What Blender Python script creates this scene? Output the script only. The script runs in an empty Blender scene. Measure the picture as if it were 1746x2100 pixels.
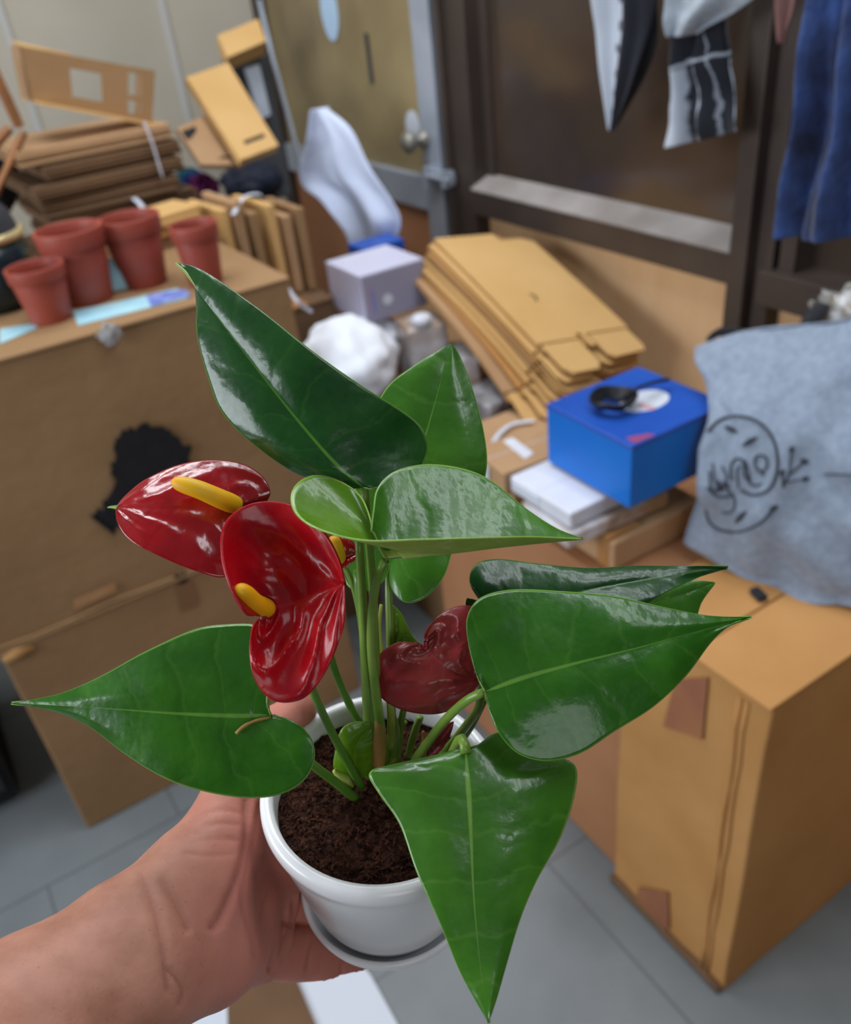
import bpy, bmesh, math, random
import numpy as np
from mathutils import Vector, noise as mnoise
from mathutils.bvhtree import BVHTree
random.seed(7); rng = np.random.default_rng(7)
SC = bpy.context.scene
COL = SC.collection

# ------------------------------------------------------------------ camera
PIT = math.radians(33.2); ROL = math.asin(.119); FPX = 1746.0; CAMZ = 1.5
F_ = np.array([0, math.cos(PIT), -math.sin(PIT)])
_r0 = np.array([1, 0, 0.]); _u0 = np.array([0, math.sin(PIT), math.cos(PIT)])
R_ = math.cos(ROL)*_r0 - math.sin(ROL)*_u0
U_ = math.cos(ROL)*_u0 + math.sin(ROL)*_r0
C_ = np.array([0, 0, CAMZ])
cd = bpy.data.cameras.new('camera'); cam = bpy.data.objects.new('camera', cd); COL.objects.link(cam)
from mathutils import Matrix
cam.matrix_world = Matrix(((R_[0], U_[0], -F_[0], 0), (R_[1], U_[1], -F_[1], 0), (R_[2], U_[2], -F_[2], CAMZ), (0, 0, 0, 1)))
cd.sensor_fit = 'HORIZONTAL'; cd.sensor_width = 36; cd.lens = 36*FPX/1746
cd.clip_start = .02; cd.clip_end = 50
cd.dof.use_dof = True; cd.dof.focus_distance = .345; cd.dof.aperture_fstop = 10.5
SC.camera = cam

# ------------------------------------------------------------------ world, light, exposure
SC.view_settings.view_transform = 'Standard'; SC.view_settings.look = 'None'
SC.view_settings.exposure = 0.0; SC.view_settings.gamma = 1.0
SC.view_settings.use_curve_mapping = False
w = bpy.data.worlds.new('World'); SC.world = w; w.use_nodes = True
wb = w.node_tree.nodes['Background']; wb.inputs[0].default_value = (.80, .88, 1, 1); wb.inputs[1].default_value = .30

th = math.radians(29)
A_ = np.array([math.cos(th), math.sin(th), 0]); B_ = np.array([math.sin(th), -math.cos(th), 0])
def W(a, b, z): return A_*a + B_*b + np.array([0, 0, z])

def area(name, loc, target, sx, sy, power, col, spread=180):
    l = bpy.data.lights.new(name, 'AREA'); l.shape = 'RECTANGLE'; l.size = sx; l.size_y = sy; l.energy = power; l.color = col
    o = bpy.data.objects.new(name, l); COL.objects.link(o); o.location = Vector(loc)
    o.rotation_euler = (Vector(target)-Vector(loc)).to_track_quat('-Z', 'Y').to_euler()
    return o
area('window_light', W(-2.25, -1.1, 1.75), W(.7, -1.0, .8), 1.8, 1.3, 62, (.88, .94, 1))
for bb_ in (-1.2, -1.95):
    area('ceiling_light', W(.45, bb_, 2.74), W(.45, bb_, 0), 1.3, .32, 17, (.93, .97, 1)).rotation_euler = (0, 0, th)
for aa_ in (.78, 1.12):
    area('ceiling_light', W(aa_, -.1, 2.74), W(aa_, -.1, 0), .17, 1.8, 8.5, (.90, .95, 1)).rotation_euler = (0, 0, th)
area('window_light', W(-.35, 1.4, 1.75), (0, .2, 1.2), .9, .9, 6.5, (.95, .97, 1))  # added fill behind the camera, no window on that side

# ------------------------------------------------------------------ helpers
def ray(x, y): return F_ + R_*(x-873)/FPX - U_*(y-1050)/FPX
def P(x, y, d): return C_ + ray(x, y)*d                       # point at a depth
def atz(x, y, z): d = ray(x, y); return C_ + d*((z-CAMZ)/d[2])  # point on a horizontal plane
def ata(x, y, a): d = ray(x, y); return C_ + d*(a/(d@A_))       # on a plane parallel to the right wall
def atb(x, y, b): d = ray(x, y); return C_ + d*(b/(d@B_))       # on a plane parallel to the back wall

def lin(c):
    c = [v/255 for v in c]
    return tuple(v/12.92 if v <= .04045 else ((v+.055)/1.055)**2.4 for v in c) + (1,)

def origin(o):
    v = Vector((0, 0, 0))
    while o: v += o.location; o = o.parent
    return v
def thing(name, label, cat, loc, group=None):
    o = bpy.data.objects.new(name, None); COL.objects.link(o); o.location = Vector(loc); o.empty_display_size = .05
    tag(o, label, cat, group); return o
def tag(o, label=None, cat=None, group=None, kind=None):
    if label: o['label'] = label
    if cat: o['category'] = cat
    if group: o['group'] = group
    if kind: o['kind'] = kind
    return o
def new(name, verts, faces, mats, parent=None, smooth=False, uvs=None, recalc=True, merge=0):
    verts = np.array(verts, float)
    if parent is not None: o0 = np.array(origin(parent))
    else:
        o0 = (verts.min(0)+verts.max(0))/2; o0[2] = verts[:, 2].min()
    me = bpy.data.meshes.new(name); me.from_pydata((verts-o0).tolist(), [], [tuple(int(i) for i in f) for f in faces])
    bm = bmesh.new(); bm.from_mesh(me)
    if uvs is not None:
        uv = bm.loops.layers.uv.new('UVMap'); bm.verts.ensure_lookup_table()
        for f in bm.faces:
            for l in f.loops: l[uv].uv = uvs[l.vert.index]
    if merge: bmesh.ops.remove_doubles(bm, verts=bm.verts, dist=merge)
    if recalc: bmesh.ops.recalc_face_normals(bm, faces=bm.faces)
    for f in bm.faces: f.smooth = smooth
    bm.to_mesh(me); bm.free()
    for m in (mats if isinstance(mats, (list, tuple)) else [mats]): me.materials.append(m)
    o = bpy.data.objects.new(name, me); COL.objects.link(o)
    if parent is not None: o.parent = parent
    else: o.location = Vector(o0)
    return o
def mod(o, t, **k):
    m = o.modifiers.new(t.lower(), t)
    for a, v in k.items(): setattr(m, a, v)
    return m
class MB:                                                     # collects verts and faces
    def __init__(s): s.v = []; s.f = []
    def add(s, v, f):
        n = len(s.v); s.v += [tuple(x) for x in v]; s.f += [[i+n for i in q] for q in f]; return s
    def box8(s, c):                                           # 8 corners: bottom ring, top ring
        return s.add(c, [(0, 3, 2, 1), (4, 5, 6, 7), (0, 1, 5, 4), (1, 2, 6, 5), (2, 3, 7, 6), (3, 0, 4, 7)])
    def abox(s, a0, a1, b0, b1, z0, z1, yaw=0):
        ca, cb = (a0+a1)/2, (b0+b1)/2; c, sn = math.cos(yaw), math.sin(yaw)
        def q(a, b, z): return W(ca+(a-ca)*c-(b-cb)*sn, cb+(a-ca)*sn+(b-cb)*c, z)
        return s.box8([q(a0, b0, z0), q(a1, b0, z0), q(a1, b1, z0), q(a0, b1, z0), q(a0, b0, z1), q(a1, b0, z1), q(a1, b1, z1), q(a0, b1, z1)])
    def slab(s, pts, n):                                      # prism from polygon, extruded along vector n
        k = len(pts); n = np.array(n)
        v = [np.array(p) for p in pts]+[np.array(p)+n for p in pts]
        return s.add(v, [list(range(k))[::-1], [i+k for i in range(k)]]+[(i, (i+1) % k, (i+1) % k+k, i+k) for i in range(k)])
    def tube(s, pts, rad, n=10, flat=1.0, cap=True):
        pts = [np.array(p, float) for p in pts]; m = len(pts)
        if not hasattr(rad, '__len__'): rad = [rad]*m
        base = len(s.v); prev = None
        for i, p in enumerate(pts):
            t = pts[min(i+1, m-1)]-pts[max(i-1, 0)]; t /= np.linalg.norm(t)+1e-12
            if prev is None:
                a = np.array([0, 0, 1.]) if abs(t[2]) < .9 else np.array([1., 0, 0]); u = np.cross(t, a)
            else: u = prev-t*(prev@t)
            u /= np.linalg.norm(u); prev = u; v = np.cross(t, u)
            for k in range(n):
                an = 2*math.pi*k/n; s.v.append(tuple(p+rad[i]*(math.cos(an)*u+math.sin(an)*v*flat)))
        for i in range(m-1):
            for k in range(n):
                k2 = (k+1) % n; s.f.append([base+i*n+k, base+i*n+k2, base+(i+1)*n+k2, base+(i+1)*n+k])
        if cap: s.f.append([base+k for k in range(n)][::-1]); s.f.append([base+(m-1)*n+k for k in range(n)])
        return s
    def lathe(s, c, n, prof, seg=64):                         # prof: (r, h) along axis n from c
        n = np.array(n, float); n /= np.linalg.norm(n); u = np.cross(n, [0, 1., 0]); u /= np.linalg.norm(u); v = np.cross(n, u)
        base = len(s.v); c = np.array(c)
        for r, h in prof:
            for k in range(seg):
                an = 2*math.pi*k/seg; s.v.append(tuple(c+n*h+r*(math.cos(an)*u+math.sin(an)*v)))
        m = len(prof)
        for i in range(m-1):
            for k in range(seg):
                k2 = (k+1) % seg; s.f.append([base+i*seg+k, base+i*seg+k2, base+(i+1)*seg+k2, base+(i+1)*seg+k])
        return s
    def build(s, name, mat, parent=None, smooth=False, bevel=0, **k):
        o = new(name, s.v, s.f, mat, parent, smooth, **k)
        if bevel: mod(o, 'BEVEL', width=bevel, segments=2, limit_method='ANGLE')
        return o
def spline(pts, n):                                           # Catmull-Rom resampled by arc length
    p = np.array(pts, float); q = np.vstack([2*p[0]-p[1], p, 2*p[-1]-p[-2]]); out = []
    for i in range(1, len(q)-2):
        a, b, c, d = q[i-1], q[i], q[i+1], q[i+2]
        for t in np.linspace(0, 1, 16, endpoint=False):
            out.append(.5*(2*b+(c-a)*t+(2*a-5*b+4*c-d)*t*t+(3*b-a-3*c+d)*t**3))
    out.append(p[-1]); out = np.array(out)
    s = np.r_[0, np.cumsum(np.linalg.norm(np.diff(out, axis=0), axis=1))]; t = np.linspace(0, s[-1], n)
    return np.stack([np.interp(t, s, out[:, i]) for i in range(out.shape[1])], 1)
def pix(pts): return [P(*p) for p in pts]

# ------------------------------------------------------------------ materials
def mat(name, color=(200, 200, 200), rough=.6, metal=0, spec=.5, coat=0, sss=0, trans=0, alpha=1, col2=None, nscale=20, namt=.5, bump=0, bscale=60, detail=4, sheen=0, stretch=None, coord='Object', ior=1.45, thr=(.35, .65)):
    m = bpy.data.materials.new(name); m.use_nodes = True; t = m.node_tree; N, L = t.nodes, t.links
    b = N['Principled BSDF']; b.inputs['Base Color'].default_value = lin(color); b.inputs['Roughness'].default_value = rough
    b.inputs['Metallic'].default_value = metal; b.inputs['Specular IOR Level'].default_value = spec; b.inputs['Coat Weight'].default_value = coat; b.inputs['Coat Roughness'].default_value = .12
    b.inputs['Subsurface Weight'].default_value = sss; b.inputs['Subsurface Radius'].default_value = (.012, .004, .002); b.inputs['Subsurface Scale'].default_value = 1.0 if sss else .05
    b.inputs['Transmission Weight'].default_value = trans; b.inputs['Alpha'].default_value = alpha; b.inputs['IOR'].default_value = ior; b.inputs['Sheen Weight'].default_value = sheen
    tc = N.new('ShaderNodeTexCoord'); mp = N.new('ShaderNodeMapping'); L.new(tc.outputs[coord], mp.inputs[0])
    if stretch: mp.inputs['Scale'].default_value = stretch
    if col2:
        n = N.new('ShaderNodeTexNoise'); n.inputs['Scale'].default_value = nscale; n.inputs['Detail'].default_value = detail; L.new(mp.outputs[0], n.inputs[0])
        r = N.new('ShaderNodeValToRGB'); r.color_ramp.elements[0].position = thr[0]; r.color_ramp.elements[1].position = thr[1]
        r.color_ramp.elements[0].color = lin(color); r.color_ramp.elements[1].color = lin(col2); L.new(n.outputs['Fac'], r.inputs[0]); L.new(r.outputs[0], b.inputs['Base Color'])
    if bump:
        n = N.new('ShaderNodeTexNoise'); n.inputs['Scale'].default_value = bscale; n.inputs['Detail'].default_value = 5; L.new(mp.outputs[0], n.inputs[0])
        bp = N.new('ShaderNodeBump'); bp.inputs['Strength'].default_value = bump; bp.inputs['Distance'].default_value = .01; L.new(n.outputs['Fac'], bp.inputs['Height']); L.new(bp.outputs[0], b.inputs['Normal'])
    return m
class G:                                                      # tiny node-graph helper
    def __init__(s, m): s.t = m.node_tree; s.N = s.t.nodes; s.L = s.t.links; s.b = s.N['Principled BSDF']
    def val(s, v, sock):
        if isinstance(v, (int, float)): sock.default_value = v
        else: s.L.new(v, sock)
    def m(s, op, a, b=0., c=0.):
        n = s.N.new('ShaderNodeMath'); n.operation = op; s.val(a, n.inputs[0]); s.val(b, n.inputs[1]); s.val(c, n.inputs[2]); return n.outputs[0]
    def step(s, x, lo, hi):
        n = s.N.new('ShaderNodeMapRange'); n.interpolation_type = 'SMOOTHSTEP'; s.val(x, n.inputs['Value']); n.inputs['From Min'].default_value = lo; n.inputs['From Max'].default_value = hi; return n.outputs[0]
    def mix(s, fac, a, b):
        n = s.N.new('ShaderNodeMix'); n.data_type = 'RGBA'; s.val(fac, n.inputs['Factor'])
        for v, k in ((a, 6), (b, 7)):
            if isinstance(v, tuple): n.inputs[k].default_value = v
            else: s.L.new(v, n.inputs[k])
        return n.outputs[2]
    def noise(s, vec, scale, detail=3):
        n = s.N.new('ShaderNodeTexNoise'); n.inputs['Scale'].default_value = scale; n.inputs['Detail'].default_value = detail
        if vec is not None: s.L.new(vec, n.inputs[0])
        return n.outputs['Fac']

def leaf_mat(name, c1, c2, vein, rough=.28, veins=7, vein_amt=.35, bumpd=.0008, sss=0, margin=.8, glow=.1, coat=.45, vb=.22):
    m = mat(name, c1, rough=rough, spec=.4, coat=coat); g = G(m); N, L = g.N, g.L
    g.b.inputs['Coat Roughness'].default_value = .13
    tc = N.new('ShaderNodeTexCoord'); sp = N.new('ShaderNodeSeparateXYZ'); L.new(tc.outputs['UV'], sp.inputs[0]); u, v = sp.outputs[0], sp.outputs[1]
    au = g.m('ABSOLUTE', u)
    no = g.noise(tc.outputs['Object'], 45, 4); no2 = g.noise(tc.outputs['Object'], 420, 3)
    base = g.mix(g.step(no, .35, .7), lin(c1), lin(c2))
    mw = g.m('MULTIPLY_ADD', v, -.030, .036)
    mid = g.m('SUBTRACT', 1.0, g.step(g.m('DIVIDE', au, mw), .45, 1.3)); mid = g.m('MULTIPLY', mid, g.m('MULTIPLY_ADD', v, -.45, .75))
    vv = g.m('PINGPONG', g.m('MULTIPLY_ADD', v, float(veins), g.m('MULTIPLY', no, 1.1)), .5)
    lat = g.m('SUBTRACT', 1.0, g.step(vv, .0, .07)); lat = g.m('MULTIPLY', lat, vein_amt)
    mar = g.m('MULTIPLY', g.step(au, .972, .995), margin)
    fac = g.m('MAXIMUM', g.m('MAXIMUM', mid, lat), mar)
    L.new(g.mix(fac, base, lin(vein)), g.b.inputs['Base Color'])
    h = g.m('ADD', g.m('ADD', g.m('MULTIPLY', g.step(vv, 0, .25), vb), g.m('MULTIPLY', no2, .18)), g.m('MULTIPLY', g.noise(tc.outputs['Object'], 90, 2), 1.1))
    bp = N.new('ShaderNodeBump'); bp.inputs['Strength'].default_value = .55; bp.inputs['Distance'].default_value = bumpd; L.new(h, bp.inputs['Height']); L.new(bp.outputs[0], g.b.inputs['Normal']); L.new(bp.outputs[0], g.b.inputs['Coat Normal'])
    L.new(g.m('MULTIPLY_ADD', no2, .25, rough-.1), g.b.inputs['Roughness'])
    # thin-leaf translucency
    tr = N.new('ShaderNodeBsdfTranslucent'); tr.inputs[0].default_value = lin(vein); ms = N.new('ShaderNodeMixShader'); ms.inputs[0].default_value = glow
    out = N['Material Output']; L.new(g.b.outputs[0], ms.inputs[1]); L.new(tr.outputs[0], ms.inputs[2]); L.new(ms.outputs[0], out.inputs[0])
    return m
M = {}
M['leaf_dark'] = leaf_mat('leaf_dark', (20, 66, 26), (28, 78, 28), (100, 150, 50), vein_amt=.07)
M['leaf'] = leaf_mat('leaf_green', (38, 94, 18), (54, 114, 26), (124, 172, 74), vein_amt=.08)
M['leaf_mid'] = leaf_mat('leaf_mid_green', (52, 104, 26), (68, 124, 34), (136, 178, 84), vein_amt=.10)
M['leaf_young'] = leaf_mat('leaf_young', (92, 136, 22), (110, 156, 34), (150, 190, 80), vein_amt=.08, glow=.2)
M['leaf_lobe'] = leaf_mat('leaf_lobe', (88, 134, 24), (104, 150, 34), (150, 190, 80), vein_amt=.08)
M['leaf_under'] = leaf_mat('leaf_under', (132, 154, 66), (146, 164, 80), (160, 170, 100), rough=.5, vein_amt=.3)
M['red'] = leaf_mat('spathe_red', (168, 8, 22), (146, 6, 20), (180, 20, 34), rough=.2, veins=9, vein_amt=.2, bumpd=.0009, coat=1, vb=.1, margin=.3, glow=.15)
M['red_matte'] = leaf_mat('spathe_red_matte', (186, 8, 22), (146, 18, 34), (190, 36, 50), rough=.28, veins=10, vein_amt=.15, bumpd=.0009, coat=.3, vb=.1, margin=.3, glow=.15)
M['bronze'] = leaf_mat('spathe_bronze', (150, 44, 50), (128, 52, 44), (160, 70, 70), rough=.3, veins=9, vein_amt=.15, bumpd=.0009, coat=.3, vb=.1, margin=.3)
M['spadix'] = mat('spadix', (240, 160, 14), rough=.5, col2=(228, 178, 12), nscale=60, bump=.05, bscale=1400)
M['stem'] = mat('stem', (96, 134, 40), rough=.4, col2=(120, 150, 60), nscale=50, bump=.1, coat=.2)
M['stem_dark'] = mat('stem_dark', (64, 110, 30), rough=.4, col2=(86, 128, 44), nscale=50, coat=.2)
M['sheath'] = mat('sheath', (176, 124, 70), rough=.6, col2=(120, 130, 50), nscale=60)
M['ceramic'] = mat('white_ceramic', (240, 242, 246), rough=.28, coat=.3)
M['soil'] = mat('soil', (34, 18, 14), rough=.95, col2=(96, 60, 46), nscale=260, detail=6, bump=1.0, bscale=300, spec=.2)
M['chip'] = mat('soil_chip', (88, 52, 40), rough=.9, col2=(50, 28, 22), nscale=120, spec=.2)
M['skin'] = mat('skin', (164, 112, 92), rough=.5, sss=.10, col2=(194, 138, 118), nscale=45, bump=.06, bscale=420, spec=.4)
g = G(M['skin'])
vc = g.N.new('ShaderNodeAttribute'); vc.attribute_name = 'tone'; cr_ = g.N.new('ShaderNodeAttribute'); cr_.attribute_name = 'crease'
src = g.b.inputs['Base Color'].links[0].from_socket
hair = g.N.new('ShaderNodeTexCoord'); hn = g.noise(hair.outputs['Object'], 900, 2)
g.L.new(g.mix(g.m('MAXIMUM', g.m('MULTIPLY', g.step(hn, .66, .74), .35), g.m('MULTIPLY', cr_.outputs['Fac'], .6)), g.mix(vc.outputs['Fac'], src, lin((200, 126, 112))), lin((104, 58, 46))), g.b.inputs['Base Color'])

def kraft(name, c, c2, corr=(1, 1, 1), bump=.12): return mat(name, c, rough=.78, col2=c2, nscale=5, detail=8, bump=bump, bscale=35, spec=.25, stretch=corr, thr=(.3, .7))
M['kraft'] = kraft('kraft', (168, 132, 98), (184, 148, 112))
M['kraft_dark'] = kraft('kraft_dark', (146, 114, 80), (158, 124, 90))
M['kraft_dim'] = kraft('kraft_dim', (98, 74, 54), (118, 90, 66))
M['kraft_orange'] = kraft('kraft_orange', (178, 128, 74), (194, 144, 90))
M['kraft_rust'] = kraft('kraft_rust', (160, 112, 78), (174, 124, 88))
M['kraft_yellow'] = kraft('kraft_yellow', (204, 162, 104), (214, 174, 118))
M['kraft_edge'] = kraft('kraft_edge', (150, 112, 66), (170, 130, 84))
M['tape'] = mat('tape', (168, 118, 70), rough=.3, col2=(180, 134, 90), nscale=12, coat=.3)
M['tape_red'] = mat('tape_residue', (146, 92, 66), rough=.6, col2=(160, 106, 68), nscale=14)
M['black'] = mat('black_paint', (20, 19, 24), rough=.7, col2=(28, 27, 33), nscale=30)
M['terracotta'] = mat('terracotta_plastic', (148, 66, 54), rough=.5, col2=(158, 74, 60), nscale=15)
M['brown_metal'] = mat('brown_aluminium', (62, 52, 48), rough=.45, metal=.2, col2=(72, 62, 56), nscale=6, bump=.05)
M['silver'] = mat('silver_aluminium', (176, 184, 198), rough=.42, metal=.35, col2=(160, 168, 182), nscale=8)
M['dust'] = mat('dusty_ledge', (132, 124, 120), rough=.8, col2=(152, 146, 144), nscale=9, bump=.2)
M['laminate'] = mat('tan_laminate', (212, 172, 128), rough=.5, col2=(218, 180, 138), nscale=3, stretch=(6, 6, 1))
M['laminate_red'] = mat('reddish_laminate', (168, 112, 76), rough=.5, col2=(176, 122, 86), nscale=3)
M['glass_dark'] = mat('dark_glass', (50, 45, 43), rough=.16, col2=(74, 58, 46), nscale=2.2, spec=.6)
M['glass_amber'] = mat('frosted_amber_glass', (162, 144, 104), rough=.35, col2=(126, 110, 80), nscale=2.5, spec=.6, bump=.03)
M['wall'] = mat('painted_wall', (168, 162, 148), rough=.8, col2=(180, 172, 158), nscale=2.2, bump=.05)
M['seam'] = mat('wall_seam', (180, 180, 180), rough=.6)
M['white_sticker'] = mat('pale_blue_sticker', (176, 204, 232), rough=.5)
M['denim'] = mat('denim', (18, 27, 60), rough=.9, col2=(52, 78, 136), nscale=14, bump=.5, bscale=60, sheen=.2, detail=6)
M['black_cloth'] = mat('black_cloth', (20, 22, 30), rough=.9, sheen=.1)
M['pink_cloth'] = mat('brown_pink_cloth', (120, 86, 82), rough=.9)
M['tote'] = mat('grey_canvas', (122, 134, 152), rough=.95, col2=(136, 148, 166), nscale=90, bump=.5, bscale=14, sheen=.15)
M['ink'] = mat('charcoal_ink', (50, 54, 64), rough=.9)
M['blue'] = mat('blue_card', (0, 104, 200), rough=.45, col2=(0, 112, 208), nscale=6)
M['blue_lid'] = mat('blue_lid_print', (30, 78, 172), rough=.35, coat=.2, col2=(38, 88, 184), nscale=6)
M['white_card'] = mat('white_card', (214, 216, 226), rough=.6, col2=(204, 206, 218), nscale=10)
M['lilac'] = mat('lilac_white_card', (206, 204, 228), rough=.45)
M['lilac_side'] = mat('grey_print', (150, 148, 172), rough=.45)
M['white_cloth'] = mat('white_nonwoven', (196, 206, 232), rough=.8, bump=.35, bscale=30, sss=0)
M['foam'] = mat('white_padding', (236, 240, 250), rough=.9, bump=.1, bscale=30)
M['wrap'] = mat('clear_wrap', (206, 206, 214), rough=.22, col2=(160, 130, 100), nscale=16, bump=.25, bscale=60, coat=.5)
M['grey_wrap'] = mat('grey_bubble_wrap', (150, 148, 152), rough=.3, col2=(96, 94, 98), nscale=40, bump=.3, bscale=120, coat=.4)
M['strap'] = mat('white_strap', (204, 208, 222), rough=.5)
M['navy'] = mat('navy', (26, 34, 54), rough=.7, col2=(34, 44, 66), nscale=12)
M['darkgrey'] = mat('dark_grey', (44, 46, 52), rough=.6, col2=(56, 58, 64), nscale=10)
M['cable'] = mat('black_cable', (22, 22, 28), rough=.4)
M['paper_blue'] = mat('pale_blue_paper', (150, 200, 220), rough=.5, col2=(176, 214, 222), nscale=20)
M['paper_blue2'] = mat('blue_print_paper', (60, 90, 190), rough=.5, col2=(150, 160, 210), nscale=40)
M['foil'] = mat('crumpled_clear_film', (244, 246, 250), rough=.12, coat=.8, bump=.5, bscale=160, col2=(160, 150, 140), nscale=60, trans=.5)
M['paper_white'] = mat('white_paper', (206, 212, 224), rough=.7)
M['teal_pot'] = mat('dark_teal_glaze', (14, 40, 48), rough=.3, coat=.3)
M['gold'] = mat('gold_band', (220, 200, 150), rough=.3, metal=.5)
M['orange'] = mat('orange_edge', (180, 96, 44), rough=.5)
M['wood'] = mat('orange_brown_wood', (150, 100, 60), rough=.6, col2=(124, 80, 46), nscale=20)
M['floor'] = mat('grey_stone_floor', (104, 110, 114), rough=.38, col2=(128, 134, 137), nscale=2.5, detail=8, bump=.03, bscale=30)
g = G(M['floor']); tc = g.N.new('ShaderNodeTexCoord'); mp = g.N.new('ShaderNodeMapping'); g.L.new(tc.outputs['Object'], mp.inputs[0])
mp.inputs['Rotation'].default_value = (0, 0, math.radians(-29)); br = g.N.new('ShaderNodeTexBrick'); g.L.new(mp.outputs[0], br.inputs[0])
br.offset = .5; br.inputs['Scale'].default_value = 1; br.inputs['Brick Width'].default_value = .56; br.inputs['Row Height'].default_value = .56; br.inputs['Mortar Size'].default_value = .003; br.inputs['Mortar Smooth'].default_value = .3
s0 = g.b.inputs['Base Color'].links[0].from_socket
g.L.new(g.mix(g.m('MULTIPLY', br.outputs['Fac'], .55), s0, lin((70, 72, 74))), g.b.inputs['Base Color'])
# plaid cloth
def plaid():
    m = mat('plaid_cloth', (150, 158, 172), rough=.9, sheen=.2); g = G(m); tc = g.N.new('ShaderNodeTexCoord'); sp = g.N.new('ShaderNodeSeparateXYZ'); g.L.new(tc.outputs['UV'], sp.inputs[0])
    def band(x, k, lo): return g.step(g.m('PINGPONG', g.m('MULTIPLY', x, k), .5), lo, lo+.03)
    a = band(sp.outputs[0], 2.6, .27); b = band(sp.outputs[1], 3.1, .30)
    th1 = g.m('MULTIPLY', g.m('SUBTRACT', 1.0, band(sp.outputs[0], 7.8, .03)), .6)
    f = g.m('MINIMUM', g.m('ADD', g.m('MULTIPLY', a, .75), g.m('MULTIPLY', b, .55)), 1.0)
    c = g.mix(f, lin((160, 168, 182)), lin((22, 26, 40))); c = g.mix(th1, c, lin((190, 196, 206))); g.L.new(c, g.b.inputs['Base Color']); return m
M['plaid'] = plaid()
def striped(name, split):
    m = mat(name, (150, 158, 172), rough=.9, sheen=.2); g = G(m); tc = g.N.new('ShaderNodeTexCoord'); sp = g.N.new('ShaderNodeSeparateXYZ'); g.L.new(tc.outputs['UV'], sp.inputs[0]); n = g.noise(tc.outputs['UV'], 5, 4)
    u = g.m('ADD', sp.outputs[0], g.m('MULTIPLY', n, .16)); v = g.m('ADD', sp.outputs[1], g.m('MULTIPLY', n, .1))
    dark = g.step(u, split-.02, split+.02)
    if split < .5:
        lit = g.m('MULTIPLY', g.step(g.m('PINGPONG', g.m('MULTIPLY', u, 2.2), .5), .33, .38), g.step(v, .42, .47)); dark = g.m('SUBTRACT', 1.0, g.m('MAXIMUM', lit, g.m('MULTIPLY', g.m('SUBTRACT', 1.0, dark), g.step(v, .4, .45))))
        th2 = g.m('SUBTRACT', 1.0, g.step(g.m('ABSOLUTE', g.m('SUBTRACT', v, .40)), .008, .02)); dark = g.m('MULTIPLY', dark, g.m('SUBTRACT', 1.0, g.m('MULTIPLY', th2, .8)))
        th3 = g.m('SUBTRACT', 1.0, g.step(g.m('ABSOLUTE', g.m('SUBTRACT', u, .86)), .008, .02)); dark = g.m('MULTIPLY', dark, g.m('SUBTRACT', 1.0, g.m('MULTIPLY', th3, .5)))
    else:
        sp2 = g.m('MULTIPLY', g.step(g.m('PINGPONG', g.m('MULTIPLY', v, 9.0), .5), .3, .36), g.step(u, split-.16, split-.12)); dark = g.m('MAXIMUM', dark, g.m('MULTIPLY', sp2, .8))
    g.L.new(g.mix(dark, lin((176, 184, 198)), lin((18, 21, 34))), g.b.inputs['Base Color']); return m
M['plaid_a'] = striped('plaid_half_light', .62); M['plaid_b'] = striped('plaid_mostly_dark', .42)

# ================================================================== SETTING
WA = 1.25; WB = -2.95
S = 'structure'
o = MB().add([W(-4, -4.6, 0), W(3, -4.6, 0), W(3, 3, 0), W(-4, 3, 0), W(-4, -4.6, -.05), W(3, -4.6, -.05), W(3, 3, -.05), W(-4, 3, -.05)], [(0, 1, 2, 3), (7, 6, 5, 4), (0, 4, 5, 1), (1, 5, 6, 2), (2, 6, 7, 3), (3, 7, 4, 0)]).build('floor', M['floor']); tag(o, kind=S)
MB().abox(-2.5, WA+.2, WB-.1, 1.7, 2.8, 2.86).build('ceiling', mat('ceiling_paint', (150, 148, 142), rough=.9))['kind'] = S
o = MB().abox(-2.5, WA+.1, 1.6, 1.7, 0, 2.8).build('wall_front', mat('dim_wall', (60, 54, 50), rough=.9)); tag(o, kind=S)
o = MB().abox(-2.5, -2.4, WB, -2.1, 0, 2.8).abox(-2.5, -2.4, -.1, 1.6, 0, 2.8).abox(-2.5, -2.4, -2.1, -.1, 0, 1.05).abox(-2.5, -2.4, -2.1, -.1, 2.45, 2.8).build('wall_left', M['wall']); tag(o, kind=S)
w3 = thing('window_3', None, None, W(-2.42, -1.1, 1.05)); tag(w3, kind=S)
MB().abox(-2.45, -2.38, -2.12, -2.05, 1.03, 2.47).abox(-2.45, -2.38, -.15, -.08, 1.03, 2.47).abox(-2.45, -2.38, -1.13, -1.07, 1.05, 2.45).abox(-2.45, -2.38, -2.1, -.1, 1.03, 1.09).abox(-2.45, -2.38, -2.1, -.1, 2.41, 2.47).build('window_frame', M['silver'], w3)
# back wall (pale panels)
root = thing('wall_back', None, None, W(0, WB, 0)); tag(root, kind=S)
MB().abox(-3.5, WA+.06, WB-.1, WB, 0, 2.7).build('panel', M['wall'], root)
for x, y in ((12, 60), (352, 100)):
    p = atb(x, y, WB); a = p@A_
    MB().abox(a-.008, a+.008, WB, WB+.006, 0, 2.7).build('joint_strip', M['seam'], root)
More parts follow.
